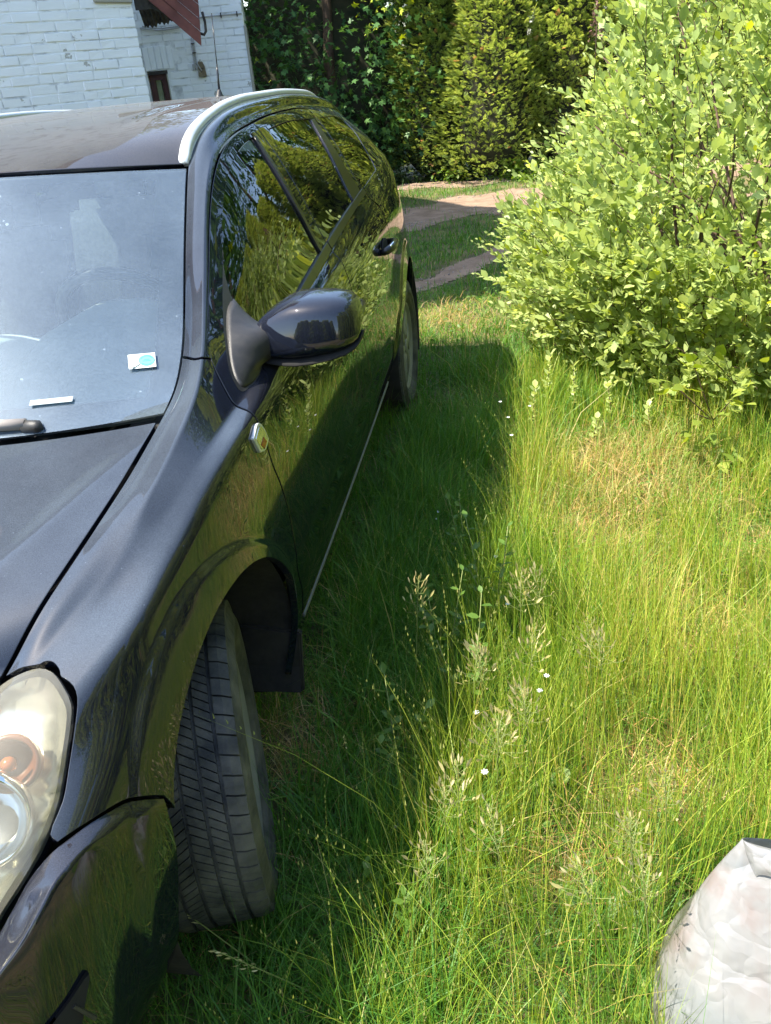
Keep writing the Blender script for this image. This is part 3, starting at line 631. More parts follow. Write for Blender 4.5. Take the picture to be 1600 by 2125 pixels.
# wheels
def wheel(yc, sd, steer):
    root = empty('wheel', (sd * .744, yc, .311), parent=car)
    Mx = Matrix.Translation((sd * .744, yc, .311)) @ Matrix.Rotation(steer, 4, 'Z')
    if sd < 0: Mx = Mx @ Matrix.Rotation(math.pi, 4, 'Z')
    def lathe(prof, n=72):
        rings = []
        for k in range(n):
            a = 2*math.pi*k/n; rings.append([Mx @ Vector((x, r_*math.cos(a), r_*math.sin(a))) for x, r_ in prof])
        V = [q for r_ in rings for q in r_]; m = len(prof); F = []
        for k in range(n):
            for j in range(m - 1): F.append((k*m+j, ((k+1) % n)*m+j, ((k+1) % n)*m+j+1, k*m+j+1))
        return V, F
    tp = [(-.075, .205), (-.090, .225), (-.0985, .255), (-.096, .280), (-.088, .298), (-.076, .3065), (-.05, .308), (0, .3085), (.05, .308), (.076, .3065), (.088, .298), (.096, .280), (.0975, .2745), (.0985, .2735), (.099, .262), (.0985, .2505), (.0965, .2495), (.095, .235), (.092, .226), (.088, .221), (.085, .218), (.078, .207)]
    V, F = lathe(tp); me = mesh('tyre', V, F, M['rubber']); link('tyre', me, root)
    b = MB(); n = 58
    ribs = [(-.088, -.055, .5, 1), (-.048, -.021, 0, 0), (-.014, .014, .35, 0), (.021, .048, .7, 0), (.055, .088, .2, 2)]
    for x0, x1, ph, sh in ribs:
        for k in range(n):
            for h0, h1 in ((0.04, .46), (.54, .96)) if sh == 0 else ((.05, .95),):
                rows_ = []
                for a_ in (h0, (h0 + h1) / 2, h1):
                    skew = .25 if sh == 0 else .12
                    for xi, x in enumerate((x0, (x0 + x1) / 2, x1)):
                        a = 2*math.pi*(k + ph + a_ + skew * (xi - 1) * (1 if x0 >= -.02 else -1)) / n
                        top = .3165 - (.006 if (sh == 1 and xi == 0) or (sh == 2 and xi == 2) else 0); bot = .302 - (.012 if (sh == 1 and xi == 0) or (sh == 2 and xi == 2) else 0)
                        rows_.append(((x, top * math.cos(a), top * math.sin(a)), (x, bot * math.cos(a), bot * math.sin(a))))
                T = [Mx @ Vector(q[0]) for q in rows_]; B = [Mx @ Vector(q[1]) for q in rows_]
                F = [(r_*3+c_, r_*3+c_+1, r_*3+c_+4, r_*3+c_+3) for r_ in (0, 1) for c_ in (0, 1)]; per = [0, 1, 2, 5, 8, 7, 6, 3]
                F += [(per[i], per[(i+1) % 8], 9 + per[(i+1) % 8], 9 + per[i]) for i in range(8)]
                b.add(T + B, F)
    o = b.obj('tread_block', M['rubber'], root); o['kind'] = 'stuff'
    rp = [(-.07, .205), (-.07, .19), (.02, .185), (.060, .188), (.070, .193), (.0785, .2085), (.0800, .2085), (.0805, .203), (.078, .199), (.070, .190), (.066, .182), (.0665, .165), (.070, .12), (.0735, .07), (.074, .03), (.0735, .0)]
    V, F = lathe(rp[:11]); link('rim', mesh('rim', V, F, M['rim']), root)
    # pressed wheel cover with slots between broad spokes
    bm = MB(); ns = 8
    for k in range(ns):
        a0 = 2*math.pi*k/ns; V = []; rr_ = [.035, .07, .105, .14, .165, .186]
        for i, q_ in enumerate(rr_):
            hw = [.39, .36, .31, .29, .30, .392][i]
            for j in range(5):
                a = a0 + hw * (j / 2 - 1); d = .074 - .022 * (q_ / .186) ** 2 * .4 + .004 * (1 - abs(j/2 - 1)); V.append(Mx @ Vector((d, q_ * math.cos(a), q_ * math.sin(a))))
        m_ = len(V); V += [v - Mx.to_3x3() @ Vector((.008, 0, 0)) for v in V]
        F = [(i*5+j, i*5+j+1, i*5+j+6, i*5+j+5) for i in range(5) for j in range(4)]; per = [0, 1, 2, 3, 4, 9, 14, 19, 24, 29, 28, 27, 26, 25, 20, 15, 10, 5]
        F += [(per[i], per[(i+1) % 18], m_ + per[(i+1) % 18], m_ + per[i]) for i in range(18)]; bm.add(V, F)
    bm.obj('wheel_cover', M['rim'], root, True)
    cp = MB(); cp.loft([[Mx @ Vector((x, r_*math.cos(a), r_*math.sin(a))) for a in np.linspace(0, 2*math.pi, 20, endpoint=False)] for x, r_ in ((.06, .04), (.078, .038), (.081, .03), (.082, .01))]); cp.obj('hub_cap', M['rim'], root, True)
    dd = MB(); dd.loft([[Mx @ Vector((x, r_*math.cos(a), r_*math.sin(a))) for a in np.linspace(0, 2*math.pi, 32, endpoint=False)] for x, r_ in ((-.03, .13), (.0, .14), (.012, .14), (.02, .06))]); dd.obj('brake_disc', M['disc'], root, True)
wheel(0, 1, R(-0.0) + R(20)); wheel(0, -1, R(20)); wheel(2.703, 1, 0); wheel(2.703, -1, 0)

# roof rails, aerial
for sd in (1, -1):
    pth = polyline([(.553, .935, 1.356), (.549, .99, 1.397), (.543, 1.09, 1.430), (.537, 1.22, 1.452), (.530, 1.40, 1.470), (.522, 1.63, 1.478), (.515, 1.97, 1.477), (.507, 2.44, 1.461), (.501, 2.62, 1.444), (.499, 2.70, 1.426)], 70)
    rings = []; tn = np.gradient(pth, axis=0)
    for i, q_ in enumerate(pth):
        t_ = tn[i] / np.linalg.norm(tn[i]); n_ = np.cross(t_, (1, 0, 0)); n_ = n_ if n_[2] > 0 else -n_; e = min(1, .55 + min(i, 69 - i) * .12); ring = []
        for cx_, cz_ in ((-.014, -.024), (-.015, -.008), (-.012, .000), (-.004, .004), (.005, .003), (.012, -.001), (.0155, -.008), (.0145, -.013), (.0125, -.0145), (.0125, -.017), (.0145, -.0185), (.014, -.026)):
            p_ = q_ + np.array((cx_, 0, 0)) + n_ * (cz_ * e); ring.append((p_[0] * sd, p_[1], p_[2]))
        rings.append(ring)
    MB().loft(rings).obj('roof_rail', M['silver'], car, True)
an = MB(); rings = []
for h, rx, ry in ((-.012, .022, .034), (.004, .020, .031), (.014, .013, .022), (.03, .008, .011), (.034, .0065, .0075)):
    rings.append([(.042 + rx * math.cos(a), 2.80 + .3 * h + ry * math.sin(a), 1.452 + h) for a in np.linspace(0, 2*math.pi, 16, endpoint=False)])
an.loft(rings); aer = an.obj('aerial', M['plastic'], car, True)
MB().tube([(.042, 2.81, 1.482), (.036, 2.845, 1.56), (.034, 2.858, 1.585)], [.0055, .0045, .003], 8).obj('aerial_mast', M['trim'], aer, True)
MB().tube([(.034, 2.858, 1.585), (.020, 2.92, 1.70), (.0115, 2.962, 1.785)], [.0026, .0023, .0021], 6).obj('aerial_rod', M['trim'], aer, True)

# door mirrors, handles, side repeaters
def sup(c, hy_, hz_, n=24, e=2.8, tilt=0):
    o = []
    for a in np.linspace(0, 2*math.pi, n, endpoint=False):
        cy, sz = math.cos(a), math.sin(a); y = hy_ * math.copysign(abs(cy) ** (2/e), cy); z = hz_ * math.copysign(abs(sz) ** (2/e), sz); o.append((c[0] + tilt * z, c[1] + y, c[2] + z))
    return o
for sd in (1, -1):
    def mir(rings): return [[(q_[0] * sd, q_[1], q_[2]) for q_ in r_] for r_ in rings]
    sail = panel('mirror_sail', car, [(.73, 5.80, 1), (.692, 5.787), (.607, 5.752), (.541, 5.703), (.48, 5.62), (.415, 5.45), (.386, 5.25), (.388, 5.03), (.43, 4.89), (.503, 4.88), (.565, 5.05), (.596, 5.30), (.602, 5.50), (.622, 5.64), (.665, 5.74)], M['plastic'], lift=.0008, flange=.004, side=sd, lip=0)
    sp0 = crom([(q_[0], s2w(q_[1])) for q_ in [(.618, 5.60), (.575, 5.66), (.525, 5.64), (.475, 5.56), (.42, 5.40), (.395, 5.22), (.40, 5.04), (.435, 4.93), (.50, 4.92), (.56, 5.06), (.592, 5.28), (.606, 5.47)]], [False] * 12, .02)
    k_ = np.linspace(0, len(sp0), 40, endpoint=False).astype(int); sp0 = sp0[k_]
    A0 = surf_eval(G, sp0[:, 0], w2s(sp0[:, 1])); c0_ = A0.mean(0); c1_ = np.array((.845, .585, 1.008)); an_ = np.arctan2(A0[:, 2] - c0_[2], A0[:, 1] - c0_[1])
    E1 = c1_ + np.stack([0 * an_, .046 * np.cos(an_), .036 * np.sin(an_)], 1); arm = []
    for t_ in np.linspace(0, 1, 12):
        k2 = (1 - t_) ** 2.3; cen = c0_ * (1 - t_) + c1_ * t_ + (0, -.01 * math.sin(math.pi * t_), 0); sh = (A0 - c0_) * k2 + (E1 - c1_) * (1 - k2); arm.append([tuple(q_) for q_ in cen + sh])
    MB().loft(mir(arm)).obj('mirror_arm', M['plastic'], sail, True)
    X = [.788, .799, .822, .862, .890, .93, .97, 1.004, 1.020, 1.0275, 1.030]
    zt = [1.034, 1.050, 1.068, 1.090, 1.099, 1.101, 1.099, 1.093, 1.080, 1.060, 1.040]; zb = [1.006, .988, .977, .972, .972, .977, .984, .992, 1.000, 1.008, 1.020]
    yf = [.560, .545, .533, .526, .519, .515, .520, .532, .548, .566, .59]; yb = [.62, .64, .655, .665, .668, .668, .665, .66, .65, .64, .63]
    rg = []
    for i in range(len(X)):
        cz = (zt[i] + zb[i]) / 2; hz_ = (zt[i] - zb[i]) / 2; ring = []
        for a in np.linspace(0, 2*math.pi, 32, endpoint=False):
            cy, sz = math.cos(a), math.sin(a); e = 4.2 if cy < 0 else 6
            fy = math.copysign(abs(cy) ** (2/e), cy); fz = math.copysign(abs(sz) ** (2/4.0), sz); ym = yf[i] * .35 + yb[i] * .65
            ring.append((X[i], ym + (fy * (ym - yf[i]) if fy < 0 else fy * (yb[i] - ym)) + .012 * fz, cz + hz_ * fz))
        rg.append(ring)
    cap = MB().loft(mir(rg)).obj('door_mirror', M['mirrorpaint'], car, True)
    lo = [[(q_[0] + .001, ym_ + (q_[1] - ym_) * .95, zb[i] - .012 + (q_[2] - zb[i]) * .18) for q_ in r_] for i, (r_, ym_) in enumerate(zip(rg, [(a_ + b_) / 2 for a_, b_ in zip(yf, yb)]))]
    MB().loft(mir(lo)).obj('mirror_shell', M['matte'], cap, True)
    MB().box((sd * .935, .668, 1.032), (.075, .003, .05)).obj('mirror_glass', M['chrome'], cap, bevel=.002)
    for y0, z0, x0, d_ in ((2.085, .905, .852, rd), (1.235, .885, .862, fd)):
        hb = MB(); hb.tube([(sd * x0, y0 - .085, z0 - .004), (sd * (x0 + .022), y0 - .075, z0), (sd * (x0 + .034), y0 - .03, z0 + .003), (sd * (x0 + .036), y0 + .03, z0 + .004), (sd * (x0 + .030), y0 + .085, z0 + .003), (sd * (x0 - .004), y0 + .098, z0)], [.012, .0145, .016, .016, .015, .013], 10)
        hd_ = hb.obj('door_handle', M['trim'], car, True)
        MB().tube([(sd * (x0 + .033), y0 - .06, z0 + .013), (sd * (x0 + .038), y0, z0 + .016), (sd * (x0 + .033), y0 + .07, z0 + .014)], .0045, 6).obj('handle_strip', M['chrome'], hd_, True)
        cup = MB(); cup.loft([[(sd * (x0 + d2), y0 + ry * math.cos(a), z0 + rz * math.sin(a)) for a in np.linspace(0, 2*math.pi, 22, endpoint=False)] for d2, ry, rz in ((.0, .07, .034), (.003, .066, .031), (.0035, .055, .024))]); cup.obj('handle_cup', M['matte'], hd_, True)
    rp_ = [(.273, 3.84, 1), (.318, 3.905), (.338, 3.80), (.348, 3.64, 1), (.320, 3.585), (.288, 3.63, 1)]
    rep = panel('side_repeater', car, rp_, M['silver'], lift=.007, flange=.008, side=sd, gap=0, step=.006, grid=.008)
    sc = lambda f: [((q_[0] - .312) * f + .312, (q_[1] - 3.735) * f + 3.735) + ((1,) if len(q_) > 2 else ()) for q_ in rp_]
    panel('repeater_lens', rep, sc(.78), M['lampbowl'], lift=.009, flange=.002, side=sd, gap=0, step=.006, grid=.008)
    panel('repeater_bulb', rep, [(.295, 3.70, 1), (.317, 3.735, 1), (.326, 3.66, 1), (.306, 3.625, 1)], M['amber'], lift=.0105, flange=.001, side=sd, gap=0, step=.004, grid=.006)

# cabin seen through the glass
dz_ = lambda x: .955 + .03 * 0
nx_, ny_ = 40, 26; DP = np.zeros((nx_, ny_, 3))
for i in range(nx_):
    for j in range(ny_):
        x = .66 - 1.32 * i / (nx_ - 1); k_ = (abs(x) / .70) ** 2.3; yf_ = .190 + .09 * k_; y = yf_ + (.80 - yf_) * j / (ny_ - 1)
        z = .934 + .016 * k_ + .018 * sstep(.25, .5, y) + .105 * math.exp(-((x - .385) / .155) ** 4) * float(sstep(.34, .58, y)) + .03 * math.exp(-(x / .14) ** 4) * float(sstep(.3, .6, y))
        DP[i, j] = (x, y, z)
grid_patch('dashboard', car, DP, M['dash'])
sw = MB(); c0 = Vector((.36, .86, .97)); ax = Vector((0, .88, .47)); u_ = Vector((1, 0, 0)); v_ = ax.cross(u_)
sw.tube([c0 + (u_ * math.cos(a) + v_ * math.sin(a)) * .185 for a in np.linspace(0, 2*math.pi, 49)], .016, 8, cap=False); sw.tube([c0 - u_ * .18, c0 - u_ * .05, c0 + u_ * .05, c0 + u_ * .18], [.014, .04, .04, .014], 8); sw.tube([c0, c0 - ax * .2], .04, 10)
sw.obj('steering_wheel', M['trim'], car, True)
for x in (.37, -.37):
    sb = MB(); sb.box((x, 1.16, .52), (.24, .27, .09)); sb.box((x, 1.46, .84), (.22, .06, .31), Matrix.Rotation(R(-14), 3, 'X')); seat = sb.obj('front_seat', M['seat'], car, True, bevel=.05)
    MB().box((x, 1.58, 1.19), (.12, .045, .085), Matrix.Rotation(R(-10), 3, 'X')).obj('headrest', M['seat'], seat, True, bevel=.035)
rb = MB(); rb.box((0, 2.05, .52), (.62, .25, .09)); rb.box((0, 2.36, .84), (.60, .06, .28), Matrix.Rotation(R(-16), 3, 'X')); rs = rb.obj('rear_seat', M['seat'], car, True, bevel=.05)
for x in (.36, 0, -.36): MB().box((x, 2.46, 1.16), (.11, .04, .07), Matrix.Rotation(R(-10), 3, 'X')).obj('headrest', M['seat'], rs, True, bevel=.03)
MB().box((0, .86, 1.27), (.11, .012, .035)).obj('rear_view_mirror', M['plastic'], car, True, bevel=.01)
# tail
tb = np.array([surf_eval(G, 3.38, s) for s in np.linspace(.3, 7, 40)]); TG = np.stack([np.stack([tb[:, 0] * f, tb[:, 1] + .09 * (1 - f * f) , tb[:, 2]], 1) for f in np.linspace(1, -1, 25)], 1)
grid_patch('tailgate', car, TG, M['side'], flip=True)
# sticker and label on the glass
def onscreen(x, y, up=.0015):
    i = np.unravel_index(np.argmin((WS[:, :, 0] - x) ** 2 + (WS[:, :, 1] - y) ** 2), WS.shape[:2]); P_ = WS[i]; du = WS[i[0], max(i[1]-1, 0)] - WS[i[0], min(i[1]+1, WS.shape[1]-1)]; dv = WS[min(i[0]+1, 59), i[1]] - WS[max(i[0]-1, 0), i[1]]
    du = du / np.linalg.norm(du); n_ = np.cross(du, dv); n_ /= np.linalg.norm(n_); dv = np.cross(n_, du)
    k = np.array((x, y)) - P_[:2]; A_ = np.array([[du[0], dv[0]], [du[1], dv[1]]]); ab = np.linalg.solve(A_, k); return Vector(P_ + du * ab[0] + dv * ab[1] + n_ * up), Vector(du), Vector(dv), Vector(n_)
c, du, dv, nn = onscreen(.612, .371, .002)
du = (du * .998 + dv * .05).normalized(); dv = nn.cross(du)
st = link('windscreen_sticker', mesh('windscreen_sticker', [c + du*a + dv*b_ for a, b_ in ((-.027, -.0195), (.027, -.0195), (.027, .0195), (-.027, .0195))], [(0, 1, 2, 3)], M['white']), screen)
def disc(cc, r, n=28): return [cc + du*r*1.0*math.cos(a) + dv*r*.95*math.sin(a) for a in np.linspace(0, 2*math.pi, n, endpoint=False)]
cc = c + du * .0095 + nn * .0006
o = disc(cc, .0165); link('sticker_print', mesh('sticker_print', o + disc(cc, .0152), [(i, (i+1) % 28, 28 + (i+1) % 28, 28 + i) for i in range(28)], M['ink']), screen)
link('sticker_print', mesh('sticker_print', disc(cc, .0150), [tuple(range(28))], M['teal']), screen)
ip = MB(); cc2 = cc + nn * .0005
def bar(a, b_, l, h, rot=0):
    d1 = du * math.cos(rot) + dv * math.sin(rot); d2 = dv * math.cos(rot) - du * math.sin(rot); o_ = cc2 + du * a + dv * b_; ip.add([o_ + d1*l + d2*h, o_ - d1*l + d2*h, o_ - d1*l - d2*h, o_ + d1*l - d2*h], [(0, 1, 2, 3)])
for k in range(11):
    a = R(150 - k * 12); bar(.0122 * math.cos(a), .0118 * math.sin(a), .0008, .0011, a - math.pi/2)
for k in range(8):
    a = R(222 + k * 13); bar(.0122 * math.cos(a), .0118 * math.sin(a), .0007, .0010, a + math.pi/2)
for k in range(6): bar(-.0045 + k * .0018, .0022, .0006, .0009)
for k in range(9): bar(-.0075 + k * .0018, -.0015, .0006, .0009)
bar(-.020, -.0135, .0075, .0011, R(35)); bar(-.027, -.0175, .0035, .0017, R(35))
link('sticker_print', mesh('sticker_print', ip.V, ip.F, M['ink']), screen)
c, du, dv, nn = onscreen(.463, .251, .0012)
dv = nn.cross(du); lb = [c + du*a + dv*b_ for a, b_ in ((-.042, -.0075), (.042, -.0055), (.042, .0075), (-.042, .0055))]
M['label'] = mat('pale_label', Base_Color=(.26, .31, .34, 1), Roughness=.6)
link('chassis_label', mesh('chassis_label', lb, [(0, 1, 2, 3)], M['label']), screen)
lt = MB()
for k in range(20): q0 = c + du * (-.036 + k * .0038) + dv * (-.002 + .0001 * k) + nn * .0004; lt.add([q0 + du*.0008 + dv*.0028, q0 - du*.0008 + dv*.0028, q0 - du*.0008 - dv*.0028, q0 + du*.0008 - dv*.0028], [(0, 1, 2, 3)])
M['faint'] = mat('faint_print', Base_Color=(.18, .22, .24, 1), Roughness=.6)
link('label_print', mesh('label_print', lt.V, lt.F, M['faint']), screen)
# ------------------------------------------------------------------ ground, path
def fbm(x, y, sc, seed=0, oct=4):
    """cheap value noise, vectorised"""
    x = np.asarray(x, float) * sc; y = np.asarray(y, float) * sc; r = np.zeros_like(x); a = .5; tot = 0
    for o in range(oct):
        xi = np.floor(x).astype(np.int64); yi = np.floor(y).astype(np.int64); fx = x - xi; fy = y - yi; fx = fx*fx*(3-2*fx); fy = fy*fy*(3-2*fy)
        def h(i, j):
            n = (i * 374761393 + j * 668265263 + (seed + o) * 1442695041) & 0xffffffff; n = ((n ^ (n >> 13)) * 1274126177) & 0xffffffff; return ((n ^ (n >> 16)) & 0xffff) / 65535.
        v = (h(xi, yi) * (1-fx) + h(xi+1, yi) * fx) * (1-fy) + (h(xi, yi+1) * (1-fx) + h(xi+1, yi+1) * fx) * fy
        r += a * v; tot += a; a *= .5; x = x * 2 + 17.3; y = y * 2 + 9.1
    return r / tot
def seg_d(x, y, pts):
    d = np.full(np.shape(x), 99.)
    for (x1, y1), (x2, y2) in zip(pts[:-1], pts[1:]):
        ex, ey = x2 - x1, y2 - y1; t = np.clip(((x - x1) * ex + (y - y1) * ey) / (ex*ex + ey*ey), 0, 1); d = np.minimum(d, np.hypot(x - x1 - t*ex, y - y1 - t*ey))
    return d
def hgt(x, y):
    x = np.asarray(x, float); y = np.asarray(y, float)
    return (fbm(x, y, 1.1, 3) - .5) * .07 + .05 * sstep(1.3, 2.4, x) - .02 * np.exp(-((x - .75) / .35) ** 2)
def bare(x, y):
    """1 where the drive is bare earth, 0 where grass grows"""
    x = np.asarray(x, float); y = np.asarray(y, float); n = (fbm(x, y, 1.5, 11) - .5); n2 = fbm(x, y, 5, 5) - .5
    a = np.clip(1.25 - seg_d(x, y, [(-3, 6.8), (.1, 7.9), (1.05, 9.3), (2.2, 9.9), (6, 10.3)]) / .80 + n * 1.0 + n2 * .5, 0, 1)
    b = np.clip(1.25 - seg_d(x, y, [(.0, 4.6), (.75, 5.45), (1.35, 6.55), (2.1, 7.5), (4, 8.3)]) / .24 + n * .9 + n2 * .6, 0, 1)
    c = np.clip(1.25 - seg_d(x, y, [(-4, 10.2), (.3, 10.75), (1.5, 10.9), (6, 11)]) / .45 + n * .9 + n2 * .4, 0, 1)
    d = np.clip(1.2 - seg_d(x, y, [(-3, -4.6), (1, -3.6), (3, -3.4), (8, -4.0)]) / .7 + n, 0, 1)
    return np.maximum(np.maximum(a, b), np.maximum(c, d))
gx = np.concatenate([np.linspace(-60, -5, 12)[:-1], np.linspace(-5, -.2, 25)[:-1], np.linspace(-.2, 4.2, 89), np.linspace(4.2, 9, 25)[1:], np.linspace(9, 60, 12)[1:]])
gy = np.concatenate([np.linspace(-60, -7, 12)[:-1], np.linspace(-7, -1.6, 27)[:-1], np.linspace(-1.6, 11.5, 200), np.linspace(11.5, 15, 12)[1:], np.linspace(15, 60, 12)[1:]])
GX, GY = np.meshgrid(gx, gy, indexing='ij'); a, b = GX.shape
idx = np.arange(a * b).reshape(a, b); Q = np.stack([idx[:-1, :-1], idx[1:, :-1], idx[1:, 1:], idx[:-1, 1:]], -1).reshape(-1, 4)
M['soil'] = m = noisy('grassy_soil', (.05, .06, .02), (.17, .13, .055), 3.2, .95, .8, bscale=60)
gnd = link('ground', bigmesh('ground', np.stack([GX, GY, hgt(GX, GY)], -1).reshape(-1, 3), [Q], m, smooth=True)); gnd['kind'] = 'structure'
M['earth'] = m = noisy('pinkish_earth', (.19, .125, .082), (.31, .215, .150), 5, .95, 1.0, bscale=120)
px_, py_ = np.arange(-4, 6, .03), np.concatenate([np.arange(-5, -2.6, .06), np.arange(4, 11.6, .03)])
PX_, PY_ = np.meshgrid(px_, py_, indexing='ij'); bm_ = bare(PX_, PY_); a, b = PX_.shape; idx = np.arange(a * b).reshape(a, b)
keep = (bm_[:-1, :-1] > .55) & (bm_[1:, 1:] > .55) & (bm_[1:, :-1] > .55) & (bm_[:-1, 1:] > .55) & ((PY_[1:, 1:] - PY_[:-1, :-1]) < .1)
Q = np.stack([idx[:-1, :-1], idx[1:, :-1], idx[1:, 1:], idx[:-1, 1:]], -1)[keep]
used = np.unique(Q); rm_ = np.full(a * b, -1); rm_[used] = np.arange(len(used))
PV = np.stack([PX_, PY_, hgt(PX_, PY_) + .005 + .012 * (fbm(PX_, PY_, 9, 21) - .2) * sstep(.5, .8, bm_)], -1).reshape(-1, 3)[used]
pth_ = link('dirt_track', bigmesh('dirt_track', PV, [rm_[Q]], m, smooth=True)); pth_['kind'] = 'structure'
# small stones on the drive
q = rng.uniform((-1.5, 4.5), (3.0, 11), (9000, 2)); dens = fbm(q[:, 0], q[:, 1], 1.3, 44); q = q[(bare(q[:, 0], q[:, 1]) > .5) & (rng.random(len(q)) < np.clip((dens - .42) * 5, .06, 1)) ][:1500]
oc = np.array([(1, 0, 0), (-1, 0, 0), (0, 1, 0), (0, -1, 0), (0, 0, 1), (0, 0, -1)], float); of = np.array([(0, 2, 4), (2, 1, 4), (1, 3, 4), (3, 0, 4), (2, 0, 5), (1, 2, 5), (3, 1, 5), (0, 3, 5)])
sz = rng.uniform(.005, .016, len(q)); V = (oc[None] * sz[:, None, None] * rng.uniform(.6, 1.3, (len(q), 6, 1)) * (1, 1, .7)) + np.stack([q[:, 0], q[:, 1], hgt(q[:, 0], q[:, 1]) + .008], 1)[:, None]
M['stone'] = noisy('pale_stone', (.18, .145, .12), (.33, .28, .24), 30, .9)
st_ = link('gravel', bigmesh('gravel', V.reshape(-1, 3), [(of[None] + 6 * np.arange(len(q))[:, None, None]).reshape(-1, 3)], M['stone'])); st_['kind'] = 'stuff'

# ------------------------------------------------------------------ whitewashed house
def whitewash(name, peel):
    m = mat(name, Roughness=.85); tc = nd(m, 'ShaderNodeTexCoord')
    ob = nd(m, 'ShaderNodeObjectInfo')
    va = nd(m, 'ShaderNodeVectorMath'); va.operation = 'ADD'; lk(m, tc.outputs['Object'], va.inputs[0]); lk(m, ob.outputs['Location'], va.inputs[1])
    n = nd(m, 'ShaderNodeTexNoise', Scale=7, Detail=6, Roughness=.62); lk(m, va.outputs[0], n.inputs['Vector'])
    n2 = nd(m, 'ShaderNodeTexNoise', Scale=2.6, Detail=3); lk(m, va.outputs[0], n2.inputs['Vector'])
    ad = nd(m, 'ShaderNodeMath', operation='ADD'); lk(m, n.outputs['Fac'], ad.inputs[0]); lk(m, n2.outputs['Fac'], ad.inputs[1])
    f = nd(m, 'ShaderNodeMapRange', From_Min=peel, From_Max=peel + .015); lk(m, ad.outputs[0], f.inputs['Value'])
    c1 = ramp(m, n2.outputs['Fac'], [(.3, (.84, .86, .87)), (.7, (.90, .91, .91))]); c2 = ramp(m, n.outputs['Fac'], [(.4, (.36, .35, .32)), (.75, (.52, .51, .47))])
    mx = nd(m, 'ShaderNodeMix', data_type='RGBA'); lk(m, f.outputs[0], mx.inputs[0]); lk(m, c1.outputs[0], mx.inputs[6]); lk(m, c2.outputs[0], mx.inputs[7]); lk(m, mx.outputs[2], bsdf(m).inputs['Base Color'])
    n3 = nd(m, 'ShaderNodeTexNoise', Scale=55, Detail=4); lk(m, tc.outputs['Object'], n3.inputs['Vector']); hm_ = nd(m, 'ShaderNodeMath', operation='SUBTRACT'); lk(m, n3.outputs['Fac'], hm_.inputs[0]); lk(m, f.outputs[0], hm_.inputs[1])
    bp = nd(m, 'ShaderNodeBump', Strength=.5, Distance=.003); lk(m, hm_.outputs[0], bp.inputs['Height']); lk(m, bp.outputs[0], bsdf(m).inputs['Normal']); return m
M['brick'] = whitewash('whitewashed_brick', 1.24); M['mortar'] = noisy('whitewashed_mortar', (.50, .51, .52), (.84, .85, .85), 6, .9, .4, lo=.34, hi=.5)
M['red'] = noisy('red_boards', (.16, .045, .035), (.27, .085, .065), 6, .6, .2); M['redframe'] = noisy('red_frame', (.06, .018, .015), (.10, .03, .025), 12, .55)
M['oldwood'] = noisy('weathered_wood', (.035, .030, .026), (.09, .08, .07), 10, .9, .5); M['cable'] = mat('grey_cable', Base_Color=(.36, .36, .34, 1), Roughness=.6)
M['clip'] = mat('dark_clip', Base_Color=(.03, .03, .03, 1), Roughness=.7); M['brownbox'] = noisy('brown_box', (.15, .11, .06), (.24, .19, .11), 25, .6); M['tile'] = noisy('roof_tile', (.16, .06, .04), (.26, .11, .07), 4, .8, .5)
M['oliveglass'] = noisy('olive_pane', (.22, .25, .13), (.36, .38, .24), 6, .3)  # mottled olive tones on the pane
M['eaves'] = noisy('eaves_board', (.30, .29, .24), (.40, .38, .32), 6, .8)
house = empty('brick_house', (-2.6, 8.2, 0), 'whitewashed brick house with peeling paint standing behind the car', 'house')
def brick_me(L, H=.065, D=.05, var=0):
    rr = random.Random(var); b = MB(); b.box((0, 0, 0), (L / 2, D / 2, H / 2)); me = b.me('brick', M['brick'], bevel=.004)
    for v in me.vertices: v.co += Vector((rr.uniform(-.0015, .0015), rr.uniform(-.0022, .0022), rr.uniform(-.0016, .0016)))
    return me
BR = {}
def get_brick(L):
    k = (round(L * 50), random.randrange(4))
    if k not in BR: BR[k] = brick_me(k[0] / 50, var=hash(k) % 97)
    return BR[k]
def wall_bricks(parent, O, d, n, a0, a1, z0, z1, zref, skip=None, phase=0, vis=True):
    """stretcher courses on the plane through O with direction d and outward normal n"""
    ang = math.atan2(d[1], d[0]); k0 = int(math.ceil((z0 - zref) / .075)); k1 = int(math.floor((z1 - zref) / .075))
    for k in range(k0, k1 + 1):
        z = zref + k * .075; a = a1; row = []
        first = .11 if k % 2 else .22
        while a > a0 + .02:
            L = first if a == a1 else .22 * random.choice([1, 1, 1, .5, 1]); L = min(L, a - a0); row.append((a - L / 2, L - .0)); a -= L + .010
        for ac, L in row:
            if L < .05 or (skip and skip(ac, z, L)): continue
            pr = random.uniform(-.0025, .0035)
            p_ = Vector(O) + Vector(d) * ac + Vector(n) * (pr - .0295)
            link('brick', get_brick(L), parent, (p_.x, p_.y, z), (random.gauss(0, .006), random.gauss(0, .004), ang + random.gauss(0, .006)))
dL = Vector((math.sin(R(45)), math.cos(R(45)), 0)); nL = Vector((dL.y, -dL.x, 0)); OL = Vector((-1.948, 6.739, 0))
dR = Vector((.970, .242, 0)); nR = Vector((.242, -.970, 0)); OR = Vector((-1.735, 9.259, 0))
def wp(O, d, n, a, out, z): q_ = O + d * a + n * out; return Vector((q_.x, q_.y, z))
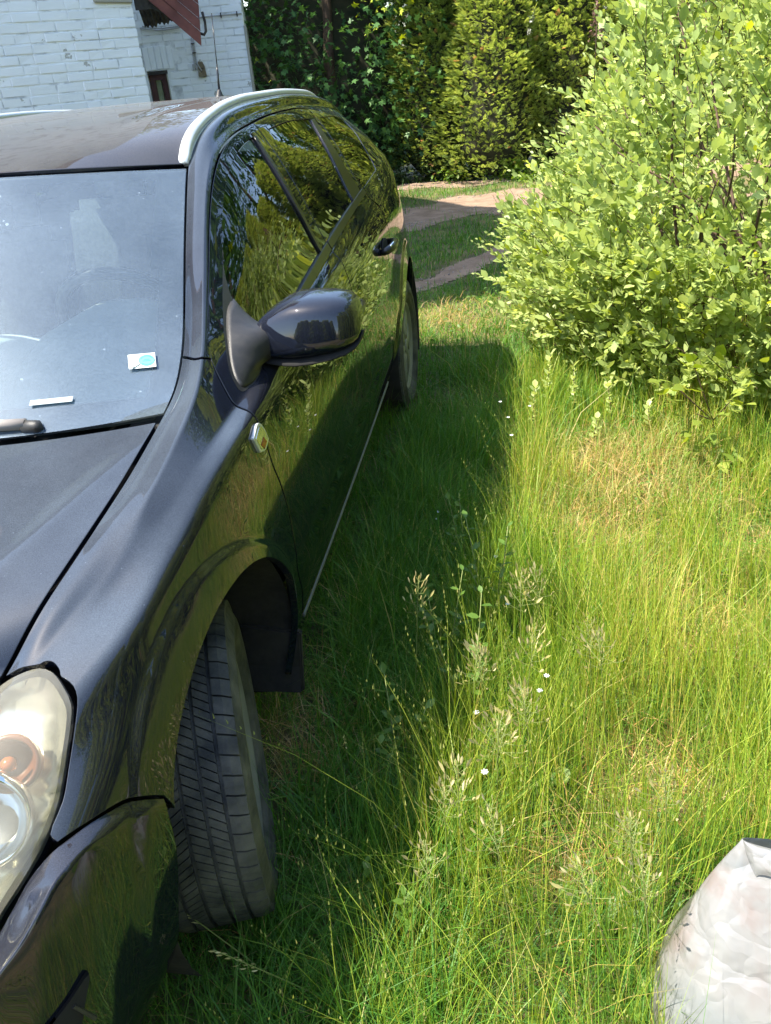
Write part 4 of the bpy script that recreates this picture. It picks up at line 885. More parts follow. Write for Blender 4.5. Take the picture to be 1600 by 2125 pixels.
# masonry cores
b = MB(); b.prism([wp(OL, dL, nL, -.004, -.009, 0), wp(OL, dL, nL, -4.2, -.009, 0), wp(OL, dL, nL, -4.2, -3, 0), wp(OL, dL, nL, -.004, -3, 0)], (0, 0, 6.45)); wl = b.obj('front_wall', M['mortar'], house)
b = MB()
def rp(a, z): return wp(OR, dR, nR, a, -.009, z)
def rblock(a0, a1, z0, z1, dep=.35): b.prism([wp(OR, dR, nR, a0, -.009, z0), wp(OR, dR, nR, a0, -dep, z0), wp(OR, dR, nR, a1, -dep, z0), wp(OR, dR, nR, a1, -.009, z0)], (0, 0, z1 - z0))
rblock(-2.2, -1.17, 0, 2.45); rblock(-.945, -.004, 0, 2.45); rblock(-1.17, -.945, 1.655, 2.45); rblock(-1.17, -.945, 0, 1.1); wr = b.obj('rear_wall', M['mortar'], house)
b = MB(); b.prism([wp(OR, dR, nR, -2.2, -.3, 0), wp(OR, dR, nR, -2.2, -2.0, 0), wp(OR, dR, nR, -.05, -2.0, 0), wp(OR, dR, nR, -.05, -.36, 0)], (0, 0, 2.43)); b.obj('side_wall', M['mortar'], house)
wall_bricks(wl, OL, dL, nL, -1.62, 0, 1.0, 2.75, 1.5585)
def skipR(a, z, L):
    if a + L/2 > -1.165 and a - L/2 < -.95 and z < 1.66: return True
    return a + L/2 > -1.20 and a - L/2 < -.86 and 1.64 < z < 1.92
wall_bricks(wr, OR, dR, nR, -1.75, 0, 1.0, 2.45, 1.5945, skipR)
bs_ = brick_me(.075, .235, .05, 5)   # upright bricks of the window arch
for k in range(5): p_ = wp(OR, dR, nR, -1.145 + .067 * k, -.021, 1.785 - .004 * abs(k - 2)); link('brick', brick_me(.058, .232, .05, 60 + k), wr, p_, (0, 0, math.atan2(dR.y, dR.x)))
cb = MB(); cb.box(wp(OR, dR, nR, .012, -.02, 1.0), (.014, .03, 1.02), Matrix.Rotation(math.atan2(dR.y, dR.x), 3, 'Z')); cb.obj('corner_strip', M['eaves'], wr)
# bricks of the hidden upper parts stay as one rendered wall; unseen roof slab, outline shaped to cast the ground shadow
rf = MB(); rf.prism([(-3.17, 3.11, 6.5), (-2.4, 3.46, 6.5), (-2.25, 4.66, 6.5), (-2.2, 5.59, 6.5), (-2.34, 6.52, 6.5), (-3.67, 7.71, 6.5), (-9, 7.8, 6.5), (-9, 3.11, 6.5)], (0, 0, .16)); rf.obj('roof', M['tile'], house)
rf = MB(); rf.prism([wp(OR, dR, nR, -2.3, .02, 2.47), wp(OR, dR, nR, -2.3, -2.1, 2.47), wp(OR, dR, nR, -.0, -2.1, 2.47), wp(OR, dR, nR, -.0, .02, 2.47)], (0, 0, .08)); rf.obj('roof', M['tile'], house)
# stone ledge at the top of the front wall
b = MB(); b.prism([wp(OL, dL, nL, -.33, .02, 2.165), wp(OL, dL, nL, .01, .02, 2.150), wp(OL, dL, nL, .01, .02, 2.30), wp(OL, dL, nL, -.33, .02, 2.30)], tuple(-nL * .03)); b.obj('roof_corbel', M['eaves'], house, bevel=.008)
# window with red frame
ang = math.atan2(dR.y, dR.x); RZ = Matrix.Rotation(ang, 3, 'Z')
win = empty('window', wp(OR, dR, nR, -1.05, -.05, 1.4), parent=house)
b = MB()
for a, z, ha, hz_ in ((-1.05, 1.590, .115, .030), (-.985, 1.35, .032, .27), (-1.13, 1.35, .032, .27)): b.box(wp(OR, dR, nR, a, -.075 + .004 * (ha > .1), z), (ha, .025, hz_), RZ)
b.obj('window_frame', M['redframe'], win, bevel=.004)
MB().box(wp(OR, dR, nR, -1.018, -.062, 1.40), (.006, .02, .17), RZ).obj('window_sash', M['redframe'], win, bevel=.002)
MB().box(wp(OR, dR, nR, -1.10, -.085, 1.35), (.06, .004, .26), RZ).obj('pane', M['oliveglass'], win)
MB().box(wp(OR, dR, nR, -1.05, -.045, 1.637), (.112, .05, .018), RZ).obj('lintel', M['oldwood'], win)
MB().box(wp(OR, dR, nR, -.9495, -.045, 1.37), (.006, .045, .26), RZ).obj('reveal', M['eaves'], win)
# porch gable boards and corrugated underside
OP = OR + nR * .9
def pp(a, out, z): return wp(OP, dR, nR, a, out, z)
porch = empty('porch_canopy', pp(-.7, 0, 2.1), 'red boarded porch canopy with a corrugated underside on the white house', 'canopy')
bd = [[(-1.20, 2.60), (-.885, 2.283), (-.424, 1.835), (-.409, 1.960), (-.735, 2.272), (-1.05, 2.60)], [(-1.047, 2.60), (-.732, 2.272), (-.408, 1.965), (-.397, 2.072), (-.60, 2.262), (-.92, 2.60)], [(-.917, 2.60), (-.597, 2.262), (-.396, 2.077), (-.382, 2.198), (-.44, 2.25), (-.72, 2.60)], [(-.717, 2.60), (-.437, 2.25), (-.381, 2.202), (-.372, 2.60)]]
for k, pl_ in enumerate(bd): MB().prism([pp(a, .012 * k, z) for a, z in pl_], tuple(-nR * .03)).obj('board', M['red'], porch, bevel=.003)
V = []; F = []; nn_ = 40
for i in range(nn_ + 1):
    f = i / nn_; a = -1.022 + f * .36; z = 2.055 + .05 * f + .012 * math.sin(f * 52) + .010 * math.sin(f * 17); zt_ = 2.28 - .1 * f * 0
    V += [pp(a, -.42, z), pp(a + .0, -.05, zt_ + .05 + .010 * math.sin(f * 52))]
F = [(2*i, 2*i+2, 2*i+3, 2*i+1) for i in range(nn_)]
b = MB(); b.add(V, F); m0 = len(V); b.add([v + Vector((0, 0, .012)) for v in V], F); b.obj('corrugated_sheet', M['oldwood'], porch)
MB().prism([pp(-1.03, -.05, 2.20), pp(-.86, -.05, 2.20), pp(-.62, -.05, 2.08), pp(-.6, -.05, 2.5), pp(-1.03, -.05, 2.5)], tuple(-nR * .02)).obj('soffit', M['oldwood'], porch)
b = MB(); b.tube([pp(-.368, -.1, 2.14), pp(-.355, -.1, 2.05), pp(-.360, -.1, 1.965), pp(-.385, -.1, 1.935), pp(-.42, -.1, 1.95)], .014, 8); b.obj('gutter_end', M['oldwood'], porch, True)
# cables and box
def cab(pts, r, name='cable', lbl=None):
    o = MB().tube([wp(OR, dR, nR, *q_) for q_ in pts], r, 7).obj(name, M['cable'], None, True); return o
c1 = cab([(-.50, .016, 2.130), (-.44, .016, 2.136), (-.2, .016, 2.139), (-.003, .016, 2.139)], .0085); tag(c1, 'thin grey cable clipped level along the top of the white rear wall', 'cable')
for a in (-.43, -.235, -.055): MB().box(wp(OR, dR, nR, a, .017, 2.139), (.006, .012, .026), RZ).obj('clip', M['clip'], c1)
c2 = cab([(-1.15, .016, 2.083), (-1.08, .02, 2.07), (-.945, .024, 2.045), (-.83, .02, 2.048), (-.72, .016, 2.058), (-.5, .016, 2.10)], .008); tag(c2, 'grey cable sagging in a shallow curve under the red porch', 'cable')
cab([(-1.12, .016, 2.10), (-1.03, .022, 2.078), (-.9, .02, 2.062), (-.72, .016, 2.072)], .007).parent = c2; bpy.data.objects['cable.002'].location = (0, 0, 0); bpy.data.objects['cable.002'].name = 'strand'
c3 = cab([(-.60, .016, 1.95), (-.607, .016, 1.80), (-.617, .018, 1.70), (-.60, .026, 1.645), (-.565, .03, 1.60)], .008); tag(c3, 'pair of grey cables running down the white wall into the brown box', 'cable')
s2 = MB().tube([wp(OR, dR, nR, *q_) for q_ in [(-.582, .016, 1.95), (-.588, .016, 1.80), (-.592, .018, 1.72), (-.57, .03, 1.66), (-.545, .035, 1.615)]], .008, 7).obj('strand', M['cable'], c3, True)
MB().box(wp(OR, dR, nR, -.63, .012, 1.658), (.014, .014, .03), RZ).obj('clip', M['cable'], c3)
for z in (1.89, 1.80): MB().box(wp(OR, dR, nR, -.598, .017, z), (.02, .013, .005), RZ).obj('clip', M['clip'], c3)
b = MB(); pl_ = [(-.578, 1.70), (-.566, 1.712), (-.525, 1.706), (-.505, 1.66), (-.500, 1.56), (-.512, 1.550), (-.585, 1.552), (-.592, 1.565)]
b.prism([wp(OR, dR, nR, a, .032, z) for a, z in pl_], tuple(-nR * .03)); bx_ = b.obj('junction_box', M['brownbox'], None, bevel=.004); tag(bx_, 'small brown junction box on the white rear wall', 'junction box')
MB().box(wp(OR, dR, nR, -.55, .033, 1.635), (.03, .004, .004), RZ).obj('cover_screw', M['clip'], bx_)
# ------------------------------------------------------------------ vegetation
CAMP = np.array((1.384, -1.155, 1.533))
M['lawn'] = leafmat('lawn_grass', [(0, (.04, .12, .018)), (.5, (.09, .23, .03)), (.8, (.18, .30, .045)), (1, (.42, .36, .13))], .35, .5, .35)
M['meadow'] = leafmat('meadow_grass', [(0, (.08, .17, .022)), (.4, (.20, .33, .034)), (.75, (.36, .42, .055)), (1, (.55, .42, .13))], .35, .45, .4)
M['straw'] = leafmat('dry_straw', [(0, (.30, .16, .05)), (.5, (.52, .31, .11)), (1, (.66, .50, .25))], .2, .6, .3)
M['seed'] = leafmat('seed_head', [(0, (.20, .25, .06)), (.5, (.32, .35, .10)), (1, (.48, .43, .18))], .3, .55, .3)
M['panicle'] = leafmat('straw_panicle', [(0, (.38, .35, .13)), (.5, (.54, .48, .22)), (1, (.66, .58, .34))], .3, .55, .3)
M['shrubleaf'] = leafmat('glaucous_leaf', [(0, (.14, .21, .045)), (.45, (.33, .42, .125)), (.8, (.48, .56, .22)), (1, (.54, .60, .09))], .35, .42, .35)
M['bark'] = noisy('twig_bark', (.05, .028, .018), (.11, .065, .04), 30, .8)
M['thuja'] = leafmat('thuja_foliage', [(0, (.10, .17, .045)), (.5, (.30, .38, .095)), (.85, (.50, .56, .16)), (1, (.50, .30, .14))], .4, .5, .35)
M['maple'] = leafmat('dark_leaf', [(0, (.035, .095, .032)), (.6, (.09, .19, .048)), (.9, (.17, .31, .06)), (1, (.34, .42, .05))], .22, .45, .22)
M['ivy'] = leafmat('ivy_leaf', [(0, (.015, .035, .014)), (1, (.05, .09, .035))], .15, .4, .5)
M['weed'] = leafmat('broad_weed_leaf', [(0, (.06, .13, .02)), (.6, (.13, .23, .035)), (1, (.24, .33, .05))], .35, .45, .4)
M['yellowleaf'] = leafmat('young_maple_leaf', [(0, (.13, .21, .03)), (1, (.32, .38, .07))], .4, .45, .4)
M['petal'] = mat('white_petal', Base_Color=(.75, .75, .78, 1), Roughness=.6)
M['deadflower'] = leafmat('dead_flower', [(0, (.10, .05, .035)), (1, (.30, .19, .15))], .1, .8, .2)
M['meadow_stem'] = mat('pale_green_stem', Base_Color=(.20, .24, .07, 1), Roughness=.5)
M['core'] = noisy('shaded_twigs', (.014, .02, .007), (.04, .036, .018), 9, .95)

def blades(xy, h, wd, lean, az, tint, nseg=2, z=None, tipdroop=.0):
    n = len(xy); z0 = hgt(xy[:, 0], xy[:, 1]) - .005 if z is None else z
    d = np.stack([np.cos(az), np.sin(az)], 1); fa = az + math.pi / 2 + rng.normal(0, .6, n); s = np.stack([np.cos(fa), np.sin(fa)], 1)
    V = np.zeros((n, 2 * nseg + 1, 3)); 
    for k in range(nseg + 1):
        t = k / nseg; off = lean * t ** 1.8 * h; zz = h * (t - .28 * np.minimum(lean, 1.6) ** 1.5 * t ** 2 - tipdroop * t ** 3)
        c = np.stack([xy[:, 0] + d[:, 0] * off, xy[:, 1] + d[:, 1] * off, z0 + np.maximum(zz, .004 * t)], 1)
        if k == nseg: V[:, 2 * nseg] = c
        else:
            q = (wd * (1 - .55 * t) / 2)[:, None] * s; V[:, 2*k, :2] = c[:, :2] - q; V[:, 2*k, 2] = c[:, 2]; V[:, 2*k+1, :2] = c[:, :2] + q; V[:, 2*k+1, 2] = c[:, 2]
    m = 2 * nseg + 1; b = np.arange(n)[:, None] * m
    F4 = np.concatenate([b + np.array([2*k, 2*k+1, 2*k+3, 2*k+2]) for k in range(nseg - 1)]) if nseg > 1 else np.zeros((0, 4), int)
    F3 = b + np.array([2*nseg-2, 2*nseg-1, 2*nseg])
    return V.reshape(-1, 3), F4, F3, np.repeat(tint, m)
def join(parts):
    V = []; F4 = []; F3 = []; T = []; o = 0
    for v, f4, f3, t in parts:
        V.append(v); F4.append(f4 + o); F3.append(f3 + o); T.append(t); o += len(v)
    return np.concatenate(V), [np.concatenate(F4), np.concatenate(F3)], np.concatenate(T)
def stuff(name, parts, m, label=None):
    V, F, T = join(parts); o = link(name, bigmesh(name, V, F, m, {'tint': T})); o['kind'] = 'stuff'; return o
def scatter(n, x0, x1, y0, y1, fall=1.6):
    """points thinning out with distance from where the photograph was taken"""
    q = rng.uniform((x0, y0), (x1, y1), (n, 2)); d = np.hypot(q[:, 0] - 1.4, q[:, 1] + 1.0); return q[rng.random(n) < np.clip((2.2 / np.maximum(d, .5)) ** fall, 0, 1)]
def tall(x, y):
    """0..1: where the uncut meadow stands"""
    n = fbm(x, y, 2.2, 31) - .5; edge = 1.10 + .10 * n + .14 * sstep(.6, 1.8, y) - .15 * sstep(.2, -.5, y) + .35 * sstep(2.5, 3.6, y)
    return sstep(-.06, .20, x - edge + .25 * n) * (1 - .30 * sstep(.05, -.35, y + n * .3)) * sstep(7.5, 5.5, y)
HUB = ((.74, 0), (.74, 2.70), (-.74, 0), (-.74, 2.7))
def clear_car(q):
    k = np.ones(len(q), bool)
    for hx, hy in HUB: k &= ~((np.abs(q[:, 0] - hx) < .11) & (np.abs(q[:, 1] - hy) < .10))
    k &= np.hypot((q[:, 0] - 1.90) / .285, (q[:, 1] + .30) / .25) > 1; k &= ~((q[:, 0] > 1.62) & (q[:, 1] < -.40))
    return k
def dryspot(x, y):
    d = np.zeros(len(x))
    for cx, cy, r in ((1.76, 1.95, .34), (1.86, 1.66, .32), (1.66, 1.40, .26), (1.90, .77, .18), (1.68, .26, .14), (1.48, .0, .10), (.84, .35, .16), (2.15, 1.2, .2), (1.75, 1.0, .12), (.95, 4.15, .35)): d = np.maximum(d, np.exp(-((x - cx) ** 2 + (y - cy) ** 2) / r ** 2))
    return d
# short grass
P = []
q = scatter(480000, -.9, 3.4, -1.0, 11.3, 1.25); q = q[clear_car(q)]; q = q[~((q[:, 0] < .62) & (q[:, 1] < 3.7) & (q[:, 1] > -.55))]
br = bare(q[:, 0], q[:, 1]); q = q[rng.random(len(q)) > br * 1.25]; n = len(q); d = np.hypot(q[:, 0] - 1.4, q[:, 1] + 1.1)
dr = dryspot(q[:, 0], q[:, 1]); pat = fbm(q[:, 0], q[:, 1], 2.4, 61); cl = fbm(q[:, 0], q[:, 1], 7, 9)
h = rng.gamma(7, .0115, n) * (.55 + 1.0 * cl) * (1 - .25 * sstep(3.8, 5, q[:, 1])) * (1 - .3 * dr); h *= np.where(q[:, 1] < 3.2, 1.0 + .75 * sstep(.35, .62, cl), 1)
P.append(blades(q, h, np.clip(.0014 + .00062 * d, .002, .006) * rng.uniform(.7, 1.5, n), rng.gamma(2.2, .35, n), rng.uniform(0, 2*math.pi, n), np.clip(.18 + .55 * pat + rng.normal(0, .16, n) + .45 * dr + .5 * (rng.random(n) < .05), 0, 1), 2))
q2 = rng.uniform((.85, -.62), (1.25, 2.4), (26000, 2)); q2 = q2[rng.random(len(q2)) < .25 + .75 * (fbm(q2[:, 0], q2[:, 1], 4.5, 71) > .5)]; q2 = q2[clear_car(q2)]; n = len(q2)   # longer tufts where the mower cannot reach
P.append(blades(q2, rng.uniform(.09, .26, n), rng.uniform(.0018, .0036, n) * np.where(rng.random(n) < .14, 2.0, 1), rng.gamma(2.2, .28, n), rng.normal(.2, 1.3, n), np.clip(rng.normal(.42, .18, n) + .4 * (rng.random(n) < .06), 0, 1), 3))
stuff('lawn_grass', P, M['lawn'])
# meadow stems and blades
q = scatter(190000, .95, 3.6, -1.0, 7.5, 1.5); n = len(q); tl = tall(q[:, 0], q[:, 1]); k = rng.random(n) < tl * .8 + .018 * (q[:, 1] < 2.5); q = q[k]; tl = tl[k]; q = q[clear_car(q)]; tl = tall(q[:, 0], q[:, 1]); n = len(q)
dr = dryspot(q[:, 0], q[:, 1]); d = np.hypot(q[:, 0] - 1.4, q[:, 1] + 1.1); pat = fbm(q[:, 0], q[:, 1], 1.7, 77)
keep = rng.random(n) > dr * .92; q, tl, dr, d, pat = q[keep], tl[keep], dr[keep], d[keep], pat[keep]; n = len(q)
h = (.12 + .28 * np.maximum(tl, .35) * rng.uniform(.35, 1.12, n)) * (.75 + .5 * pat) * (1 - .38 * sstep(.5, 1.5, q[:, 1]) * sstep(1.35, 1.6, q[:, 0])); h = np.where(dr > .5, h * .6, h)
P = [blades(q, h, np.clip(.0009 + .00035 * d, .0013, .004) * rng.uniform(.7, 1.8, n), rng.gamma(1.6, .17, n), rng.normal(2.2, 1.5, n), np.clip(.25 + .5 * pat + rng.normal(0, .18, n) + .3 * dr + .35 * (rng.random(n) < .10), 0, 1), 3)]
# flowering culms: taller, thin, with small spikelets up the top
k = rng.random(n) < (.05 + .10 * (tl < .15)) * np.clip(2.0 / d, .2, 1); qc = q[k]; nc = len(qc); hc = h[k] * rng.uniform(1.05, 1.5, nc) + .05; lean = rng.gamma(2, .13, nc); az = rng.normal(2.4, 1.3, nc)
P.append(blades(qc, hc, np.full(nc, .0017), lean, az, np.clip(rng.normal(.6, .15, nc), 0, 1), 4))
SP = []; zc = hgt(qc[:, 0], qc[:, 1])
for j in range(9):
    t = .76 + .24 * j / 8; off = lean * t ** 1.8 * hc; zz = zc + hc * (t - .28 * np.minimum(lean, 1.6) ** 1.5 * t ** 2)
    base = np.stack([qc[:, 0] + np.cos(az) * off, qc[:, 1] + np.sin(az) * off], 1)
    v, f4, f3, tt = blades(base, np.full(nc, .009) * rng.uniform(.7, 1.3, nc), np.full(nc, .0030), rng.uniform(.1, .4, nc), rng.uniform(0, 2*math.pi, nc), np.clip(rng.normal(.4, .2, nc), 0, 1), 2, z=zz); SP.append((v, f4, f3, tt))
stuff('meadow_grass', P, M['meadow']); stuff('grass_seed', SP, M['seed'])
# matted straw
q = scatter(95000, .5, 3.2, -.9, 4.6, 1.2); q = q[clear_car(q)]; dr = dryspot(q[:, 0], q[:, 1]); q = q[rng.random(len(q)) < dr * .5 + .035]; q = q[bare(q[:, 0], q[:, 1]) < .6]; n = len(q)
stuff('dry_straw', [blades(q, rng.uniform(.03, .11, n), rng.uniform(.0014, .0028, n), rng.uniform(.7, 2.2, n), rng.uniform(0, 2*math.pi, n), rng.random(n), 2, z=hgt(q[:, 0], q[:, 1]) + rng.uniform(.0, .05, n))], M['straw'])

LEAF = np.array([(0, 0, 0), (.28, .25, .05), (.62, .29, .05), (1, 0, -.03), (.62, -.29, .05), (.28, -.25, .05), (.3, 0, 0), (.65, 0, 0)])   # along x, width y, dished
LEAFT = np.array([(0, 6, 1), (1, 6, 2), (2, 6, 7), (2, 7, 3), (0, 5, 6), (5, 4, 6), (4, 7, 6), (4, 3, 7)])
def star(nl, inner=.45):
    o = [(0, 0, 0)]
    for i in range(2 * nl - 1):
        a = R(-125 + 250 * i / (2 * nl - 2)); r_ = (1 if i % 2 == 0 else inner) * (.75 + .25 * math.cos(a)); o.append((.35 + r_ * .65 * math.cos(a), r_ * .62 * math.sin(a), .04 * (i % 2)))
    V = np.array(o); V[0] = (0, 0, 0); m = len(V); c = np.vstack([V, [(.35, 0, .02)]]); return c, np.array([(m, i, i + 1) for i in range(1, m - 1)] + [(m, m - 1, 0), (m, 0, 1)])
def frames(x, roll):
    """leaf frames: x axis given, face turned mostly upwards with a roll"""
    x = x / np.linalg.norm(x, axis=1, keepdims=True); up = np.array((0, 0, 1.0)) + rng.normal(0, .25, x.shape); y = np.cross(up, x); y /= np.maximum(np.linalg.norm(y, axis=1, keepdims=True), 1e-6); z = np.cross(x, y)
    c, s = np.cos(roll)[:, None], np.sin(roll)[:, None]; return x, y * c + z * s, z * c - y * s
def leaves(pos, dirv, L, roll, tint, shape=(LEAF, LEAFT), width=1.0):
    x, y, z = frames(dirv, roll); V, T = shape; n = len(pos)
    W = pos[:, None] + (V[None, :, 0, None] * x[:, None] + V[None, :, 1, None] * width * y[:, None] + V[None, :, 2, None] * z[:, None]) * L[:, None, None]
    return W.reshape(-1, 3), (T[None] + np.arange(n)[:, None, None] * len(V)).reshape(-1, 3), np.repeat(tint, len(V))
def leafmesh(name, pos, dirv, L, roll, tint, m, shape=(LEAF, LEAFT), width=1.0):
    V, T, t = leaves(pos, dirv, L, roll, tint, shape, width); return bigmesh(name, V, [T], m, {'tint': t})

# --- the big shrub
shrub = empty('shrub', (2.7, 3.4, 0), 'big sunlit shrub with pale grey green oval leaves beside the drive', 'shrub')
BC = np.array((2.80, 3.55, .72)); BRD = np.array((1.50, 1.66, 1.52))
nt_ = 3350; u = rng.normal(size=(nt_, 3)); u /= np.linalg.norm(u, axis=1, keepdims=True); u = u[u[:, 2] > -.8]; nt_ = len(u)
lump = .70 + .44 * fbm(u[:, 0] * 2 + 5, u[:, 1] * 2 + u[:, 2] * 2, 1.6, 88); rad = np.where(rng.random(nt_) < .72, rng.uniform(.84, 1.0, nt_), rng.uniform(.5, .84, nt_)) * lump
base = BC + u * BRD * rad[:, None]
ns_ = 620; a_ = rng.uniform(math.pi * .85, math.pi * 1.75, ns_); sk = np.stack([BC[0] + np.cos(a_) * 1.45 * rng.uniform(.8, 1.03, ns_), BC[1] + np.sin(a_) * 1.55 * rng.uniform(.8, 1.03, ns_), rng.uniform(.16, .75, ns_)], 1)   # skirt near the ground
base[:, 2] = np.where(base[:, 2] < .14, rng.uniform(.14, .5, len(base)), base[:, 2]); base = np.concatenate([base, sk]); u = np.concatenate([u, np.stack([np.cos(a_), np.sin(a_), .1 + 0 * a_], 1)]); nt_ = len(u)
base[:, 0] += .17 * np.maximum(0, base[:, 2] - .95)
tdir = u * (.75, .75, .5) + (0, 0, .60) + rng.normal(0, .28, (nt_, 3)); tdir /= np.linalg.norm(tdir, axis=1, keepdims=True); tl_ = rng.uniform(.16, .40, nt_) * np.where(rng.random(nt_) < .12, 1.55, 1.0); tsz = rng.uniform(.70, 1.28, nt_)
LP, LD, LL, LT = [], [], [], []; sm = MB()
for i in range(nt_):
    b0 = base[i] - tdir[i] * tl_[i] * .4; nl = int(tl_[i] / .019); ph = rng.uniform(0, 6.28); bend = rng.normal(0, .10, 3)
    ax = tdir[i]; p1 = np.cross(ax, (.3, .2, 1)); p1 /= np.linalg.norm(p1); p2 = np.cross(ax, p1)
    tw = rng.normal(.46, .14)
    for j in range(nl):
        t = (j + .5) / nl; a = ph + j * 2.4; side = p1 * math.cos(a) + p2 * math.sin(a); el = .95 - .55 * t
        LP.append(b0 + ax * tl_[i] * t + bend * t * t * .3); LD.append(side * el + ax * (.35 + .75 * t) + (0, 0, .12)); LL.append((.030 + .026 * math.sin(math.pi * min(1, t * 1.05)) ** .7) * rng.uniform(.75, 1.2) * tsz[i] * (1.0 - .25 * (t > .85))); LT.append(np.clip(tw + rng.normal(0, .10) + .18 * (t > .8) + (.45 if rng.random() < .035 else 0), 0, 1))
    if i % 2 == 0: sm.tube([b0, b0 + ax * tl_[i] * .5, b0 + ax * tl_[i]], [.0024, .0018, .001], 4, cap=False)
LP = np.array(LP); LD = np.array(LD); LL = np.array(LL); LT = np.array(LT); LR = rng.normal(0, .5, len(LP))
# the 300 leaves that show largest are leaves of their own
vis = np.linalg.norm(LP - CAMP, axis=1) + .9 * np.maximum(0, LP[:, 0] - 2.62) ** 1 - 8 * (LL - .05) + 6 * np.maximum(0, .28 - LP[:, 2]) + rng.uniform(0, .35, len(LP)); sel = np.argsort(vis)[:300]; rest = np.setdiff1d(np.arange(len(LP)), sel)
tw_me = link('twigs', mesh('twigs', sm.V, sm.F, M['bark'], smooth=True), shrub); tw_me['kind'] = 'stuff'
lv = {}
for k in range(6):
    me = leafmesh('leaf', np.zeros((1, 3)), np.array([[1., 0, 0]]), np.ones(1), np.zeros(1), np.array([.25 + .12 * k]), M['shrubleaf'])
    me.vertices.foreach_set('co', (LEAF * (1, .92 + .05 * k, 1)).astype('f').ravel()); lv[k] = me
fx, fy, fz = frames(LD[sel], LR[sel])
for j, i in enumerate(sel):
    Mx = Matrix((tuple(fx[j]), tuple(fy[j]), tuple(fz[j]))).transposed().to_4x4(); o = link('leaf', lv[int(np.clip((LT[i] - .25) / .12, 0, 5))], shrub, LP[i], Mx.to_euler(), LL[i])
fo_ = link('foliage', leafmesh('foliage', LP[rest], LD[rest], LL[rest], LR[rest], LT[rest], M['shrubleaf']), shrub); fo_['kind'] = 'stuff'
for k in range(26):
    a = rng.uniform(0, 6.28); bx, by = 2.65 + .40 * math.cos(a), 3.15 + .45 * math.sin(a); uu = rng.normal(size=3); uu[2] = abs(uu[2]) + .25; uu[1] -= .35; uu[0] -= .2; uu /= np.linalg.norm(uu); e = BC + uu * BRD * .82
    pts = [(bx + (e[0] - bx) * t + .10 * math.sin(3 * t + k) * t, by + (e[1] - by) * t, (e[2]) * t ** .8) for t in np.linspace(0, 1, 7)]
    MB().tube(pts, list(np.linspace(.0105, .0032, 7)), 6).obj('stem', M['bark'], shrub, True)
# dead flower plumes of the shrub
for k, (x, y, z) in enumerate([(1.73, 3.5, 1.56), (2.14, 3.6, 1.62), (2.02, 3.7, 1.66), (2.3, 3.3, 1.75)]):
    n = 150; t = rng.random(n); r_ = .032 * (1 - t * .8); a = rng.uniform(0, 6.28, n); pos = np.stack([x + r_ * np.cos(a), y + r_ * np.sin(a), z - .02 + t * .17], 1)
    link('flower_plume', leafmesh('flower_plume', pos, rng.normal(size=(n, 3)) + (0, 0, .6), rng.uniform(.010, .018, n), rng.uniform(0, 6, n), rng.random(n), M['deadflower']), shrub)
    MB().tube([(x, y, z - .25), (x, y, z + .14)], [.003, .0015], 5).obj('stem', M['bark'], shrub, True)
# low shoots at the shrub's foot
SPOTS = [(1.48, 2.55, .30), (1.42, 2.3, .22), (1.62, 2.45, .26), (1.78, 2.35, .20), (1.92, 2.2, .16), (1.68, 2.15, .14)]
for k, (x, y, hh) in enumerate(SPOTS):
    ps = empty('shrub_shoot', (x, y, float(hgt(x, y))), ['leafy shoot between the tall grass and the left foot of the shrub', 'leftmost leafy shoot at the edge of the shaded lawn', 'leafy shoot in the bright grass in front of the shrub', 'short leafy shoot beside the dry straw patch', 'leafy shoot left of the maple sapling', 'lowest leafy shoot nearest to the straw patch'][k], 'shoot', 'leafy shoots at the foot of the shrub')
    nl = int(hh / .011); t = np.linspace(.25, 1, nl); a = np.arange(nl) * 2.4; z0 = float(hgt(x, y)); pos = np.stack([x + .03 * t * math.cos(k), y + .03 * t * math.sin(k), z0 + hh * t], 1); dv = np.stack([np.cos(a), np.sin(a), .4 + .8 * t], 1)
    MB().tube([(x, y, z0), tuple(pos[-1])], [.0028, .0012], 5).obj('stem', M['bark'], ps, True)
    for i in range(nl):
        fx, fy, fz = frames(dv[i:i+1], np.zeros(1)); Mx = Matrix((tuple(fx[0]), tuple(fy[0]), tuple(fz[0]))).transposed().to_4x4(); link('leaf', lv[2 + i % 4], ps, pos[i], Mx.to_euler(), float(rng.uniform(.026, .042)))
# young maple under the shrub
yl = star(3, .55); ylm = []
for k in range(3): ylm.append(leafmesh('leaf', np.zeros((1, 3)), np.array([[1., 0, 0]]), np.ones(1), np.zeros(1), np.array([.2 + .35 * k]), M['yellowleaf'], yl)); ylm[-1].vertices.foreach_set('co', yl[0].astype('f').ravel())
sap = empty('maple_sapling', (2.16, 2.14, float(hgt(2.16, 2.14))), 'small yellow green maple sapling with lobed leaves under the shrub', 'sapling')
for k in range(60):
    c = np.array([(2.0, 1.83, .47), (1.93, 1.82, .41), (2.15, 1.85, .34), (2.1, 1.83, .22), (2.02, 1.83, .29), (2.17, 1.83, .12)][k % 6]) + rng.normal(0, (.055, .05, .04)); dv = (c - np.array((2.12, 1.98, .26))) * (1, 1, .6) + rng.normal(0, .03, 3) + (0, -.02, .01)
    fx, fy, fz = frames(dv[None], rng.normal(0, .3, 1)); Mx = Matrix((tuple(fx[0]), tuple(fy[0]), tuple(fz[0]))).transposed().to_4x4(); link('leaf', ylm[k % 3], sap, c, Mx.to_euler(), float(rng.uniform(.045, .075)))
z0 = float(hgt(2.16, 2.14))
for e in ((2.0, 1.83, .47), (1.93, 1.82, .41), (2.15, 1.85, .34), (2.02, 1.83, .29)): MB().tube([(2.16, 2.10, z0), (2.13, 2.02, .18), e], [.004, .003, .0015], 5).obj('stem', M['bark'], sap, True)

